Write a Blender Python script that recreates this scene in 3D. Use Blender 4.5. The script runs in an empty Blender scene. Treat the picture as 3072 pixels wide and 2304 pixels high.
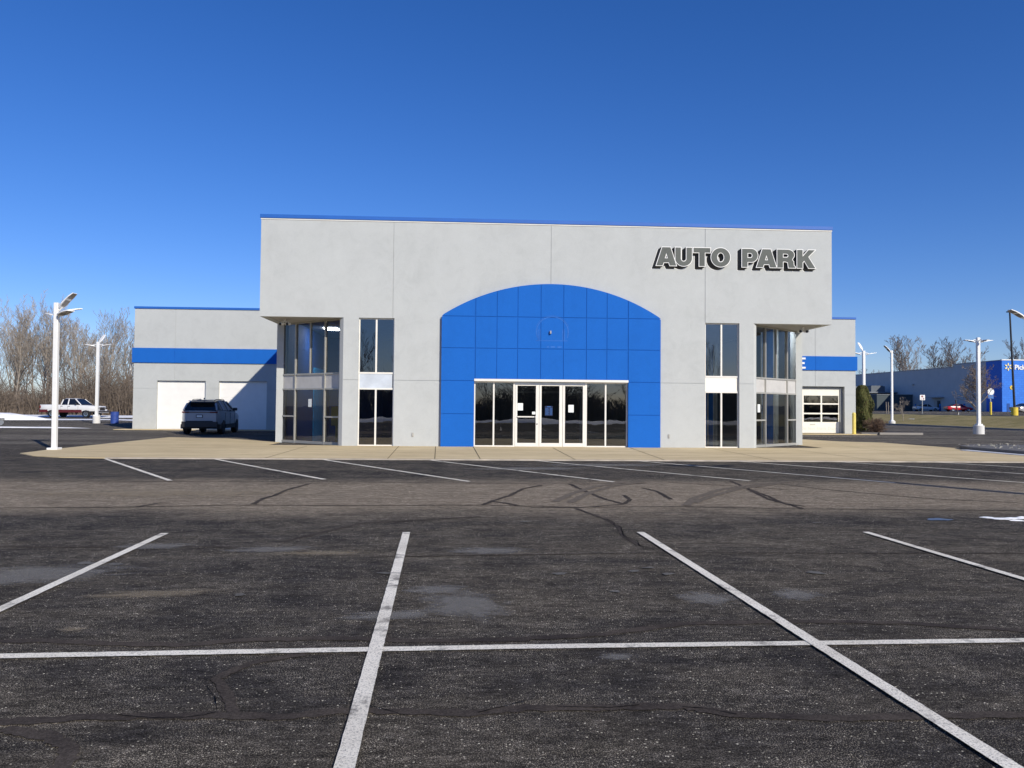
import bpy, math, random
from mathutils import Vector, Matrix, noise as mnoise
S = bpy.context.scene
COL = S.collection
R = math.radians
PI = math.pi
# ------------------------------------------------------------------ camera
cam_d = bpy.data.cameras.new('camera')
cam = bpy.data.objects.new('camera', cam_d); COL.objects.link(cam)
YAW, PITCH, ROLL = 0.0565103, 0.0291816, 0.0085501
cam_d.sensor_fit = 'HORIZONTAL'; cam_d.sensor_width = 36.0
cam_d.lens = 36.0 * 2307.0 / 3072.0
cam_d.clip_start = 0.1; cam_d.clip_end = 3000
_f = Vector((math.sin(YAW)*math.cos(PITCH), math.cos(YAW)*math.cos(PITCH), math.sin(PITCH)))
_r0 = Vector((math.cos(YAW), -math.sin(YAW), 0)); _u0 = _r0.cross(_f)
_r = _r0*math.cos(ROLL) + _u0*math.sin(ROLL); _u = -_r0*math.sin(ROLL) + _u0*math.cos(ROLL)
cam.matrix_world = Matrix(((_r.x, _u.x, -_f.x, -3.1959), (_r.y, _u.y, -_f.y, -29.5667), (_r.z, _u.z, -_f.z, 1.57), (0, 0, 0, 1)))
S.camera = cam
# ------------------------------------------------------------------ world, sun, exposure
SUN_AZ, SUN_EL = R(32.0), R(29.8)        # sun stands front right of the facade
w = bpy.data.worlds.new('World'); S.world = w; w.use_nodes = True
nt = w.node_tree; bg = nt.nodes['Background']
sky = nt.nodes.new('ShaderNodeTexSky'); sky.sky_type = 'NISHITA'; sky.sun_disc = False
sky.sun_elevation = SUN_EL; sky.sun_rotation = PI - SUN_AZ
sky.air_density = 1.0; sky.dust_density = 0.2; sky.ozone_density = 3.0; sky.altitude = 200
hs = nt.nodes.new('ShaderNodeHueSaturation'); hs.inputs['Saturation'].default_value = 1.28
hs.inputs['Value'].default_value = 1.0
nt.links.new(sky.outputs[0], hs.inputs['Color']); ml = nt.nodes.new('ShaderNodeMix'); ml.data_type = 'RGBA'; ml.blend_type = 'MULTIPLY'; ml.inputs[0].default_value = 1.0
ml.inputs[7].default_value = (.78, .85, 1.24, 1); nt.links.new(hs.outputs[0], ml.inputs[6]); nt.links.new(ml.outputs[2], bg.inputs[0])
bg.inputs[1].default_value = 0.10
sd = bpy.data.lights.new('sun', 'SUN'); so = bpy.data.objects.new('sun', sd); COL.objects.link(so)
sd.energy = 4.7; sd.angle = R(0.5); sd.color = (1.0, 0.925, 0.79)
sdir = Vector((-math.sin(SUN_AZ)*math.cos(SUN_EL), math.cos(SUN_AZ)*math.cos(SUN_EL), -math.sin(SUN_EL)))
so.rotation_euler = sdir.to_track_quat('-Z', 'Y').to_euler(); so.location = (20, -30, 25)
S.view_settings.view_transform = 'Standard'; S.view_settings.look = 'None'
S.view_settings.exposure = 0.0; S.view_settings.gamma = 1.0
S.render.engine = 'CYCLES'

# ------------------------------------------------------------------ materials
class NT:
    def __init__(s, name):
        s.m = bpy.data.materials.new(name); s.m.use_nodes = True
        s.t = s.m.node_tree; s.b = s.t.nodes['Principled BSDF']; s.out = s.t.nodes['Material Output']
        s.tc = s.t.nodes.new('ShaderNodeTexCoord').outputs['Object']
    def n(s, typ, **kw):
        nd = s.t.nodes.new(typ)
        for k, v in kw.items(): setattr(nd, k, v)
        return nd
    def l(s, a, b): s.t.links.new(a, b)
    def noise(s, scale, detail=4, rough=.55, vec=None, dist=0):
        nd = s.n('ShaderNodeTexNoise'); nd.inputs['Scale'].default_value = scale
        nd.inputs['Detail'].default_value = detail; nd.inputs['Roughness'].default_value = rough
        nd.inputs['Distortion'].default_value = dist
        s.l(vec or s.tc, nd.inputs['Vector']); return nd.outputs['Fac']
    def ramp(s, fac, stops):
        nd = s.n('ShaderNodeValToRGB'); e = nd.color_ramp.elements
        while len(e) < len(stops): e.new(.5)
        for i, (p, c) in enumerate(stops):
            e[i].position = p; e[i].color = (c, c, c, 1) if not hasattr(c, '__len__') else (*c, 1)
        s.l(fac, nd.inputs[0]); return nd.outputs[0]
    def mix(s, fac, a, b, mode='MIX'):
        nd = s.n('ShaderNodeMix', data_type='RGBA', blend_type=mode)
        for sock, v in ((nd.inputs[0], fac), (nd.inputs[6], a), (nd.inputs[7], b)):
            if hasattr(v, 'is_linked') or hasattr(v, 'links'): s.l(v, sock)
            elif hasattr(v, '__len__'): sock.default_value = (*v, 1)
            else: sock.default_value = v
        return nd.outputs[2]
    def math(s, op, a, b=0.0):
        nd = s.n('ShaderNodeMath', operation=op)
        for sock, v in zip(nd.inputs, (a, b)):
            if hasattr(v, 'links'): s.l(v, sock)
            else: sock.default_value = v
        return nd.outputs[0]
    def mapping(s, scale=(1, 1, 1), rot=(0, 0, 0)):
        nd = s.n('ShaderNodeMapping'); nd.inputs['Scale'].default_value = scale; nd.inputs['Rotation'].default_value = rot
        s.l(s.tc, nd.inputs[0]); return nd.outputs[0]
    def bump(s, h, strength=.3, dist=.01):
        nd = s.n('ShaderNodeBump'); nd.inputs['Strength'].default_value = strength; nd.inputs['Distance'].default_value = dist
        s.l(h, nd.inputs['Height']); s.l(nd.outputs[0], s.b.inputs['Normal'])
    def color(s, c):
        if hasattr(c, 'links'): s.l(c, s.b.inputs['Base Color'])
        else: s.b.inputs['Base Color'].default_value = (*c, 1)
    def rough(s, r):
        if hasattr(r, 'links'): s.l(r, s.b.inputs['Roughness'])
        else: s.b.inputs['Roughness'].default_value = r

def simple(name, c, rough=.6, metal=0.0, var=.12, scale=3.0, coat=0.0, spec=None):
    t = NT(name); lo = tuple(max(0, v*(1-var)) for v in c); hi = tuple(min(1, v*(1+var)) for v in c)
    t.color(t.ramp(t.noise(scale, 6, .6), [(.3, lo), (.7, hi)])); t.rough(rough)
    t.b.inputs['Metallic'].default_value = metal; t.b.inputs['Coat Weight'].default_value = coat
    if spec is not None: t.b.inputs['Specular IOR Level'].default_value = spec
    return t.m

def m_stucco(name, c, var=.05, bump=.25, streak=.5):
    t = NT(name)
    a = t.noise(.45, 7, .7, dist=.4); b = t.noise(2.2, 8, .72, dist=.9); s_ = t.noise(1.2, 4, .5, vec=t.mapping((1.4, 1.4, .16)))
    f = t.mix(.5, a, b); f = t.mix(streak*.5, f, s_)
    col = t.ramp(f, [(.3, tuple(v*(1-var) for v in c)), (.5, c), (.72, tuple(min(1, v*(1+var*.7)) for v in c))])
    fine = t.ramp(t.noise(28, 5, .8), [(.3, .92), (.7, 1.05)])
    t.color(t.mix(1.0, col, fine, 'MULTIPLY')); t.rough(.85)
    t.b.inputs['Specular IOR Level'].default_value = .2
    t.bump(t.noise(110, 4, .7), bump, .006); return t.m

STUCCO = m_stucco('grey stucco', (.482, .502, .497), var=.13, streak=.25)
STUCCO_D = m_stucco('grey joint sealant', (.30, .31, .30))
BLUE_ST = m_stucco('blue stucco', (.0105, .125, .50), var=.10, bump=.2)
BLUE_MT = simple('blue painted metal', (.012, .115, .46), .55, var=.05, scale=1)
WHITE_FR = simple('white aluminium', (.78, .76, .70), .4, var=.05)
GREY_FR = simple('silver aluminium', (.42, .41, .37), .38, metal=.25, var=.08)
SPANDREL_L = simple('brushed spandrel', (.55, .60, .66), .3, var=.12, scale=1.5)
SPANDREL_W = simple('cream spandrel', (.85, .82, .74), .5, var=.03)
SPANDREL_C = simple('grey spandrel', (.52, .51, .49), .4, var=.08)
GARAGE = simple('white garage door enamel', (.84, .83, .80), .45, var=.03)
GARAGE_C = simple('cream garage door enamel', (.84, .81, .70), .45, var=.03)
BLACK = simple('black rubber', (.012, .012, .013), .6)
DKPLASTIC = simple('dark plastic', (.02, .02, .022), .5)
STEELW = simple('white powder coat', (.80, .80, .78), .4, var=.04)
LENS = simple('grey lamp lens', (.25, .23, .21), .25)
CONC_W = m_stucco('white painted concrete', (.70, .69, .66), var=.08)
CONC = m_stucco('bare concrete', (.30, .28, .25), var=.18)
CONC_D = m_stucco('weathered concrete', (.16, .155, .15), var=.25)
YELLOW = simple('yellow paint', (.75, .55, .05), .5, var=.1)
PAPER = simple('paper', (.80, .84, .82), .8, var=.02)
CHROME = simple('chrome', (.6, .6, .6), .2, metal=1)
RED_L = simple('tail lamp red', (.18, .006, .006), .2)
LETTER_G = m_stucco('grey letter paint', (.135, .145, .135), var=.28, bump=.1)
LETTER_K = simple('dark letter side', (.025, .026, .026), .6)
LETTER_W = simple('white letter edge', (.85, .85, .83), .5, var=.02)
WHITEP = simple('white sign paint', (.82, .82, .80), .6, var=.05)
FLOOR_M = simple('polished showroom floor', (.32, .34, .35), .12, var=.15, scale=.8)
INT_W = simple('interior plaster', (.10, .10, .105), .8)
INT_WH = simple('interior white trim', (.75, .77, .74), .6)
INT_B = simple('interior blue', (.02, .20, .70), .5)
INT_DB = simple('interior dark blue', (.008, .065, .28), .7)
INT_BB = simple('interior bright blue panel', (.03, .48, .95), .5)
BARK = simple('pale grey bark', (.31, .27, .225), .9, var=.3, scale=4)
BARK_D = simple('brown bark', (.13, .10, .075), .9, var=.3, scale=4)
BARK_FAR = simple('grey twig bark', (.20, .17, .145), .9, var=.2, scale=1)

def m_glass(name, tint, fac=.10, wave=.15, scale=1.3):
    t = NT(name); N = t.t.nodes
    tr = t.n('ShaderNodeBsdfTransparent'); tr.inputs[0].default_value = (*tint, 1)
    gl = t.n('ShaderNodeBsdfGlossy'); gl.inputs['Roughness'].default_value = .004
    fr = t.n('ShaderNodeFresnel'); fr.inputs['IOR'].default_value = 1.5
    f = t.math('ADD', fr.outputs[0], fac-.04)
    bp = t.n('ShaderNodeBump'); bp.inputs['Strength'].default_value = wave; bp.inputs['Distance'].default_value = .01
    t.l(t.noise(scale, 2, .4), bp.inputs['Height']); t.l(bp.outputs[0], gl.inputs['Normal'])
    mx = t.n('ShaderNodeMixShader'); t.l(f, mx.inputs[0]); t.l(tr.outputs[0], mx.inputs[1]); t.l(gl.outputs[0], mx.inputs[2])
    t.l(mx.outputs[0], t.out.inputs[0]); N.remove(t.b); return t.m
GLASS = m_glass('window glass', (.55, .60, .60), .165)
GLASS_C = m_glass('clear window glass', (.90, .93, .95), .075)
GLASS_CAR = simple('dark car glass', (.008, .009, .010), .03, spec=.9)

def paint(name, c, rough=.3, metal=0.0):
    return simple(name, c, rough, metal, var=.03, coat=.6)

def m_asphalt(name='asphalt'):
    t = NT(name)
    sep = t.n('ShaderNodeSeparateXYZ'); t.l(t.tc, sep.inputs[0])
    big = t.noise(.16, 5, .6, vec=t.mapping((.55, 1, 1)), dist=.5)
    mid = t.noise(.9, 6, .65, vec=t.mapping((.5, 1.5, 1)), dist=.8)
    f = t.mix(.5, big, mid)
    base = t.ramp(f, [(.34, (.022, .021, .023)), (.46, (.040, .037, .036)), (.55, (.062, .055, .047)), (.68, (.110, .095, .077))])
    # worn unsealed driving lane, y -13.6 .. -18 with ragged edges
    yw = t.math('ADD', sep.outputs[1], t.math('MULTIPLY', t.math('SUBTRACT', t.noise(.35, 5, .6), .5), 2.6))
    ln = t.math('SUBTRACT', 1.0, t.math('DIVIDE', t.math('ABSOLUTE', t.math('ADD', yw, 15.8)), 3.3))
    lane = t.ramp(t.math('MULTIPLY', ln, t.math('ADD', .55, t.noise(.5, 5, .65, vec=t.mapping((.25, 1, 1))))), [(.05, 0.0), (.55, 1.0)])
    base = t.mix(t.math('MULTIPLY', lane, .85), base, (.26, .215, .16))
    # older grey lots beyond the building line and beside it
    far = t.ramp(t.math('ADD', t.math('MULTIPLY', sep.outputs[1], .06), t.noise(.12, 5, .6, vec=t.mapping((.4, 1.8, 1)))), [(.25, 0.0), (.75, 1.0)])
    fst = t.ramp(t.noise(.3, 6, .7, vec=t.mapping((.12, 1.6, 1), (0, 0, .15))), [(.36, (.040, .037, .037)), (.5, (.10, .092, .082)), (.62, (.19, .175, .155))])
    base = t.mix(t.math('MULTIPLY', far, .8), base, fst)
    # pale dusty scuffs
    grit0 = t.ramp(t.noise(120, 3, .8), [(.42, .2), (.58, 1.0)])
    sc = t.ramp(t.noise(.55, 5, .55, vec=t.mapping((.6, 1.4, 1)), dist=1.2), [(.64, 0.0), (.80, .4)])
    base = t.mix(t.math('MULTIPLY', sc, grit0), base, (.15, .15, .155))
    dr = t.ramp(t.noise(.8, 5, .6, vec=t.mapping((.5, 1.7, 1), (0, 0, .1))), [(.62, 0.0), (.72, .5)])
    grit = t.ramp(t.noise(90, 3, .8), [(.5, 0.0), (.62, 1.0)])
    base = t.mix(t.math('MULTIPLY', dr, grit), base, (.30, .26, .19))
    # aggregate
    agg = t.ramp(t.noise(85, 5, .95), [(.40, .16), (.49, .66), (.54, 1.1), (.62, 2.9)])
    base = t.mix(1.0, base, agg, 'MULTIPLY')
    vo = t.n('ShaderNodeTexVoronoi'); vo.inputs['Scale'].default_value = 62
    t.l(t.tc, vo.inputs['Vector'])
    sv = t.n('ShaderNodeSeparateColor'); t.l(vo.outputs['Color'], sv.inputs[0])
    chip = t.math('MULTIPLY', t.math('GREATER_THAN', sv.outputs[0], .60), t.math('LESS_THAN', vo.outputs['Distance'], t.math('MULTIPLY', sv.outputs[1], .34)))
    base = t.mix(t.math('MULTIPLY', chip, .8), base, t.mix(sv.outputs[2], (.24, .22, .19), (.85, .78, .60)))
    fl = t.math('MULTIPLY', t.ramp(t.noise(150, 2, .5), [(.56, 0.0), (.64, 1.0)]), t.ramp(t.noise(1.6, 5, .7), [(.40, .2), (.6, 1.0)]))
    base = t.mix(fl, base, (.48, .42, .32))
    g2 = t.ramp(t.noise(16, 4, .85, vec=t.mapping((.6, 1.3, 1))), [(.36, .55), (.5, .95), (.64, 1.6)])
    base = t.mix(1.0, base, g2, 'MULTIPLY'); g3 = t.ramp(t.noise(4.5, 4, .8, vec=t.mapping((.4, 1.6, 1))), [(.36, .72), (.5, .97), (.66, 1.32)])
    base = t.mix(1.0, base, g3, 'MULTIPLY')
    t.color(base); t.rough(.95); t.b.inputs['Specular IOR Level'].default_value = .04
    t.bump(t.noise(85, 5, .8), .55, .012); return t.m
ASPHALT = m_asphalt()

def m_line():
    t = NT('worn white road paint')
    c = t.ramp(t.noise(1.2, 6, .7), [(.3, (.74, .69, .58)), (.6, (.95, .90, .77))])
    pit = t.ramp(t.noise(80, 4, .8), [(.36, .35), (.50, 1.0)])
    c = t.mix(1.0, c, pit, 'MULTIPLY')
    wear = t.ramp(t.noise(2.2, 6, .75), [(.54, 0.0), (.64, .8)])
    c = t.mix(wear, c, (.12, .11, .10)); t.color(c); t.rough(.9); t.b.inputs['Specular IOR Level'].default_value = .08
    t.bump(t.noise(85, 4, .8), .5, .01); return t.m
LINE = m_line()
def m_seal():
    t = NT('crack sealant')
    c = t.ramp(t.noise(2.2, 6, .7), [(.35, (.042, .036, .033)), (.6, (.078, .066, .056))])
    c = t.mix(1.0, c, t.ramp(t.noise(90, 4, .85), [(.38, .6), (.5, .95), (.64, 1.6)]), 'MULTIPLY')
    t.color(c); t.rough(.95); t.b.inputs['Specular IOR Level'].default_value = .04
    t.bump(t.noise(70, 4, .7), .25, .008); return t.m
SEAL = m_seal()
SEAL_G = simple('tyre rubbed asphalt', (.150, .127, .100), .85, var=.35, scale=14, spec=.04)
CRACK = simple('open crack', (.006, .006, .006), .95, spec=.05)

def m_concrete():
    t = NT('tan concrete paving')
    f = t.mix(.5, t.noise(.35, 6, .65, vec=t.mapping((.35, 1.5, 1))), t.noise(2.2, 6, .7, vec=t.mapping((.4, 1.6, 1), (0, 0, .2)), dist=.8))
    c = t.ramp(f, [(.28, (.38, .285, .165)), (.42, (.53, .425, .25)), (.58, (.67, .545, .33)), (.78, (.82, .70, .46))])
    c = t.mix(1.0, c, t.ramp(t.noise(70, 4, .8), [(.3, .86), (.7, 1.1)]), 'MULTIPLY')
    t.color(c); t.rough(.9); t.b.inputs['Specular IOR Level'].default_value = .08; t.bump(t.noise(60, 4, .7), .25, .006); return t.m
PAVING = m_concrete()

def m_grass():
    t = NT('dormant grass')
    c = t.ramp(t.mix(.5, t.noise(.5, 6, .7), t.noise(7, 6, .8)), [(.3, (.12, .10, .035)), (.45, (.22, .185, .055)), (.58, (.34, .265, .11)), (.75, (.44, .36, .21))])
    t.color(c); t.rough(.95); t.bump(t.noise(14, 6, .8), .8, .08); return t.m
GRASS = m_grass()
def m_snow():
    t = NT('snow'); t.color(t.ramp(t.noise(3, 6, .7), [(.3, (.72, .75, .80)), (.6, (.86, .87, .88))])); t.rough(.7)
    t.bump(t.noise(9, 6, .7), .6, .05); return t.m
SNOW = m_snow()
def m_water():
    t = NT('puddle water'); t.color((.10, .105, .11)); t.rough(.3); t.b.inputs['Specular IOR Level'].default_value = .6; return t.m
def m_leaf(name, a, b):
    t = NT(name); t.color(t.ramp(t.noise(5, 4, .7), [(.35, a), (.65, b)])); t.rough(.8); return t.m
ARBOR = m_leaf('arborvitae foliage', (.035, .045, .010), (.13, .135, .028))
ARBOR_B = m_leaf('rusty arborvitae foliage', (.07, .05, .015), (.12, .09, .03))

# ------------------------------------------------------------------ mesh helpers
class MB:
    def __init__(s): s.v = []; s.f = []
    def quad(s, *p):
        i = len(s.v); s.v += [tuple(q) for q in p]; s.f.append(tuple(range(i, i+len(p))))
    def box(s, x0, x1, y0, y1, z0, z1):
        i = len(s.v)
        s.v += [(x0, y0, z0), (x1, y0, z0), (x1, y1, z0), (x0, y1, z0), (x0, y0, z1), (x1, y0, z1), (x1, y1, z1), (x0, y1, z1)]
        s.f += [tuple(i+k for k in q) for q in ((0, 3, 2, 1), (4, 5, 6, 7), (0, 1, 5, 4), (1, 2, 6, 5), (2, 3, 7, 6), (3, 0, 4, 7))]
    def prism(s, pts, z0, z1):           # pts: plan polygon (x, y), ccw
        n = len(pts); i = len(s.v)
        s.v += [(x, y, z0) for x, y in pts] + [(x, y, z1) for x, y in pts]
        s.f.append(tuple(i+k for k in range(n-1, -1, -1))); s.f.append(tuple(i+n+k for k in range(n)))
        for k in range(n):
            j = (k+1) % n; s.f.append((i+k, i+j, i+n+j, i+n+k))
    def prism_y(s, pts, y0, y1):         # pts: elevation polygon (x, z), ccw seen from -y
        n = len(pts); i = len(s.v)
        s.v += [(x, y0, z) for x, z in pts] + [(x, y1, z) for x, z in pts]
        s.f.append(tuple(i+k for k in range(n))); s.f.append(tuple(i+n+k for k in range(n-1, -1, -1)))
        for k in range(n):
            j = (k+1) % n; s.f.append((i+j, i+k, i+n+k, i+n+j))
    def prism_x(s, pts, x0, x1):         # pts: (y, z)
        n = len(pts); i = len(s.v)
        s.v += [(x0, y, z) for y, z in pts] + [(x1, y, z) for y, z in pts]
        s.f.append(tuple(i+k for k in range(n-1, -1, -1))); s.f.append(tuple(i+n+k for k in range(n)))
        for k in range(n):
            j = (k+1) % n; s.f.append((i+k, i+j, i+n+j, i+n+k))
    def ring(s, c, ax, r, n):
        ax = Vector(ax).normalized(); a = ax.orthogonal().normalized(); b = ax.cross(a)
        i = len(s.v)
        for k in range(n):
            t = 2*PI*k/n; s.v.append(tuple(Vector(c)+(a*math.cos(t)+b*math.sin(t))*r))
        return i
    def tube(s, pts, rad, n=8, cap=True):
        pts = [Vector(p) for p in pts]; rad = rad if hasattr(rad, '__len__') else [rad]*len(pts)
        ax0 = (pts[-1]-pts[0]).normalized(); a = ax0.orthogonal().normalized(); rings = []
        for k, p in enumerate(pts):
            d = (pts[min(k+1, len(pts)-1)]-pts[max(k-1, 0)]).normalized()
            u = (a-d*a.dot(d)).normalized(); v = d.cross(u); i = len(s.v); rings.append(i)
            for q in range(n):
                t = 2*PI*q/n; s.v.append(tuple(p+(u*math.cos(t)+v*math.sin(t))*rad[k]))
        for k in range(len(rings)-1):
            for q in range(n):
                j = (q+1) % n; s.f.append((rings[k]+q, rings[k]+j, rings[k+1]+j, rings[k+1]+q))
        if cap:
            s.f.append(tuple(rings[0]+q for q in range(n-1, -1, -1))); s.f.append(tuple(rings[-1]+q for q in range(n)))
    def lathe(s, prof, c=(0, 0, 0), axis='z', n=24):
        rings = []
        for r, h in prof:
            rings.append(len(s.v))
            for q in range(n):
                t = 2*PI*q/n; u, v = r*math.cos(t), r*math.sin(t)
                p = (u, v, h) if axis == 'z' else ((u, h, v) if axis == 'y' else (h, u, v))
                s.v.append((p[0]+c[0], p[1]+c[1], p[2]+c[2]))
        for k in range(len(rings)-1):
            for q in range(n):
                j = (q+1) % n; s.f.append((rings[k]+q, rings[k]+j, rings[k+1]+j, rings[k+1]+q))
        s.f.append(tuple(rings[0]+q for q in range(n-1, -1, -1))); s.f.append(tuple(rings[-1]+q for q in range(n)))
    def xf(s, M, start=0):
        for i in range(start, len(s.v)): s.v[i] = tuple(M @ Vector(s.v[i]))
    def build(s, name, mat, parent=None, smooth=False, bevel=0.0, loc=None):
        me = bpy.data.meshes.new(name); me.from_pydata(s.v, [], s.f); me.update(); me.materials.append(mat)
        if smooth:
            for p in me.polygons: p.use_smooth = True
        o = bpy.data.objects.new(name, me); COL.objects.link(o)
        if parent: o.parent = parent
        if loc: o.location = loc
        if bevel:
            b = o.modifiers.new('bevel', 'BEVEL'); b.width = bevel; b.segments = 2; b.limit_method = 'ANGLE'
        return o
def tag(o, label=None, cat=None, group=None, kind=None):
    for k, v in (('label', label), ('category', cat), ('group', group), ('kind', kind)):
        if v: o[k] = v
    return o
def thing(name, label, cat, loc=(0, 0, 0), rz=0, group=None):
    o = bpy.data.objects.new(name, None); COL.objects.link(o); o.location = loc; o.rotation_euler = (0, 0, rz)
    o.empty_display_size = .3
    return tag(o, label, cat, group)
def struct(o): o['kind'] = 'structure'; return o
def copy_tree(o, parent=None):
    c = o.copy(); COL.objects.link(c)
    if parent: c.parent = parent
    for ch in list(o.children): copy_tree(ch, c)
    return c
def curve_mesh(splines, extrude=.01, offset=0.0, text=None, size=1.0, space=1.0):
    """2D outlines (or text) -> mesh verts/faces in x (right), z (up), y depth."""
    if text:
        cu = bpy.data.curves.new('tmp', 'FONT'); cu.body = text; cu.size = size; cu.space_character = space
    else:
        cu = bpy.data.curves.new('tmp', 'CURVE'); cu.dimensions = '2D'
        for pts in splines:
            sp = cu.splines.new('POLY'); sp.points.add(len(pts)-1); sp.use_cyclic_u = True
            for i, (x, y) in enumerate(pts): sp.points[i].co = (x, y, 0, 1)
    cu.fill_mode = 'BOTH'; cu.extrude = extrude; cu.offset = offset
    ob = bpy.data.objects.new('tmp', cu); COL.objects.link(ob); bpy.context.view_layer.update()
    me = bpy.data.meshes.new_from_object(ob.evaluated_get(bpy.context.evaluated_depsgraph_get()))
    mb = MB(); mb.v = [(v.co.x, -v.co.z, v.co.y) for v in me.vertices]; mb.f = [tuple(p.vertices) for p in me.polygons]
    bpy.data.objects.remove(ob); bpy.data.curves.remove(cu); bpy.data.meshes.remove(me); return mb
def shift(mb, dx, dy, dz, sx=1, sz=1):
    mb.v = [(x*sx+dx, y+dy, z*sz+dz) for x, y, z in mb.v]; return mb
def flat(pts, z):                         # thin sheet polygon
    mb = MB(); mb.quad(*[(x, y, z) for x, y in pts]); return mb
def strip(pts, wd, z, seed=0, jit=.15, sub=6):
    """ribbon along a polyline on the ground, edges slightly uneven"""
    rnd = random.Random(seed); P = []
    for a, b in zip(pts[:-1], pts[1:]):
        for k in range(sub): P.append(Vector(a).lerp(Vector(b), k/sub))
    P.append(Vector(pts[-1])); mb = MB(); prev = None
    for i, p in enumerate(P):
        d = (P[min(i+1, len(P)-1)]-P[max(i-1, 0)]).normalized(); n = Vector((-d.y, d.x))
        p = p + n*rnd.uniform(-1, 1)*wd*jit
        h = wd/2*(1+rnd.uniform(-1, 1)*jit*1.6); q = (p-n*h, p+n*h); j = len(mb.v)
        mb.v += [(q[0].x, q[0].y, z), (q[1].x, q[1].y, z)]
        if prev is not None: mb.f.append((prev, j, j+1, prev+1))
        prev = j
    return mb
def grid_wall(xs, zs, depth, T=.30):
    """wall in the xz plane facing -y; depth(xc, zc) -> recess or None for an opening"""
    mb = MB(); nx, nz = len(xs)-1, len(zs)-1
    D = [[depth((xs[i]+xs[i+1])/2, (zs[j]+zs[j+1])/2) for j in range(nz)] for i in range(nx)]
    g = lambda i, j: D[i][j] if 0 <= i < nx and 0 <= j < nz else None
    for i in range(nx):
        for j in range(nz):
            d = D[i][j]
            if d is None: continue
            x0, x1, z0, z1 = xs[i], xs[i+1], zs[j], zs[j+1]
            mb.quad((x0, d, z0), (x1, d, z0), (x1, d, z1), (x0, d, z1))
            mb.quad((x1, T, z0), (x0, T, z0), (x0, T, z1), (x1, T, z1))
            for (ni, nj, a, b) in ((i-1, j, (x0, z1), (x0, z0)), (i+1, j, (x1, z0), (x1, z1)), (i, j-1, (x0, z0), (x1, z0)), (i, j+1, (x1, z1), (x0, z1))):
                e = g(ni, nj); e = T if e is None else e
                if e > d+1e-6: mb.quad((a[0], d, a[1]), (a[0], e, a[1]), (b[0], e, b[1]), (b[0], d, b[1]))
    return mb

# ------------------------------------------------------------------ ground
def terrain(x, y):
    t = min(1, max(0, (x-41.0)/11.0)); t = t*t*(3-2*t)
    return .95*t + max(0, x-52)*.010
mb = MB(); mb.quad((-900, -900, -.06), (1500, -900, -.06), (1500, 1500, -.06), (-900, 1500, -.06))
struct(mb.build('ground', GRASS))
mb = MB(); mb.quad((-58, -40, 0), (41, -40, 0), (41, 95, 0), (-58, 95, 0)); struct(mb.build('parking_lot', ASPHALT))
# grass bank up to the neighbouring store
mb = MB(); nx, ny = 24, 90
for j in range(ny+1):
    for i in range(nx+1):
        x = 41+i*11.5/nx; y = -20+j*170/ny
        mb.v.append((x, y, terrain(x, y)+.05+.10*mnoise.noise(Vector((x*.5, y*.35, 0)))*(1 if 0 < i < nx else 0)))
for j in range(ny):
    for i in range(nx): a = j*(nx+1)+i; mb.f.append((a, a+1, a+nx+2, a+nx+1))
struct(mb.build('grass_bank', GRASS, smooth=True))
mb = MB(); mb.box(40.75, 41.02, -20, 95, -.05, .13); struct(mb.build('bank_kerb', CONC))
mb = MB()
for i in range(12):
    x0, x1 = 52.4+i*12, 52.4+(i+1)*12
    mb.quad((x0, -60, terrain(x0, 0)), (x1, -60, terrain(x1, 0)), (x1, 260, terrain(x1, 0)), (x0, 260, terrain(x0, 0)))
struct(mb.build('store_parking_lot', ASPHALT))
mb = MB(); mb.box(52.15, 52.42, -20, 150, .5, 1.07); struct(mb.build('store_kerb', CONC))
# concrete apron round the building
AP = [(-13.5, -7.15), (16.2, -7.15), (30, -7.2), (30, -5.9), (17.4, -5.9), (16.35, -5.0), (16.1, -3.4), (16.1, -.8), (16.75, .9), (16.55, 2.8), (16.2, 5.5), (14.7, 6.5), (13.9, 8.6), (13.6, 9.6), (10.9, 9.8), (10.9, 0.3), (-10.9, .3), (-10.9, 2.5), (-14, 5.8), (-15.3, 6.1), (-16.9, 6.7), (-16.95, 2), (-16.95, -3.4), (-16.8, -5.3), (-15.9, -6.3), (-14.8, -6.95)]
mb = MB(); mb.prism(AP, -.02, .024); struct(mb.build('pavement', PAVING))
mb = MB(); mb.box(-24.0, -11.45, 16.9, 17.99, -.02, .03); struct(mb.build('left_wing_pavement', PAVING))
mb = MB(); mb.box(11.45, 21.9, 16.4, 17.99, -.02, .03); struct(mb.build('right_wing_pavement', PAVING))
# light kerb edge along the apron
mb = MB(); mb.box(-13.4, 30, -7.235, -7.152, -.02, .034); struct(mb.build('pavement_edge', simple('pale kerb edge', (.45, .40, .33), .9, var=.3, scale=2)))
# control joints; a slanting one at right draws a faint shadow line
jt = [((-4.42, -.2), (-4.15, -7.14)), ((-2.99, -.3), (-2.83, -7.14)), ((-5.81, -.2), (-5.51, -7.14)), ((3.02, -.2), (2.6, -7.14)), ((-9.2, -.4), (-9.0, -7.14)), ((0, -.6), (-.05, -7.14)), ((6.1, -.2), (6.0, -7.14)), ((9.2, -.2), (9.2, -7.14)), ((12.5, 2), (12.4, -7.14)),
      ((-13.2, -3.6), (-11.2, -3.6)), ((5.5, -3.6), (15.9, -3.6)), ((11.2, 4.4), (16.4, 1.2)), ((11.1, 5.8), (16.3, 3.2)), ((-13, 3), (-16.8, 3.1)), ((-11.4, .2), (-16.8, -.1))]
for k, (a, b) in enumerate(jt):
    struct(strip([a, b], .018, .030, k, .1).build('joint_and_shadow_line', CRACK))
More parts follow.
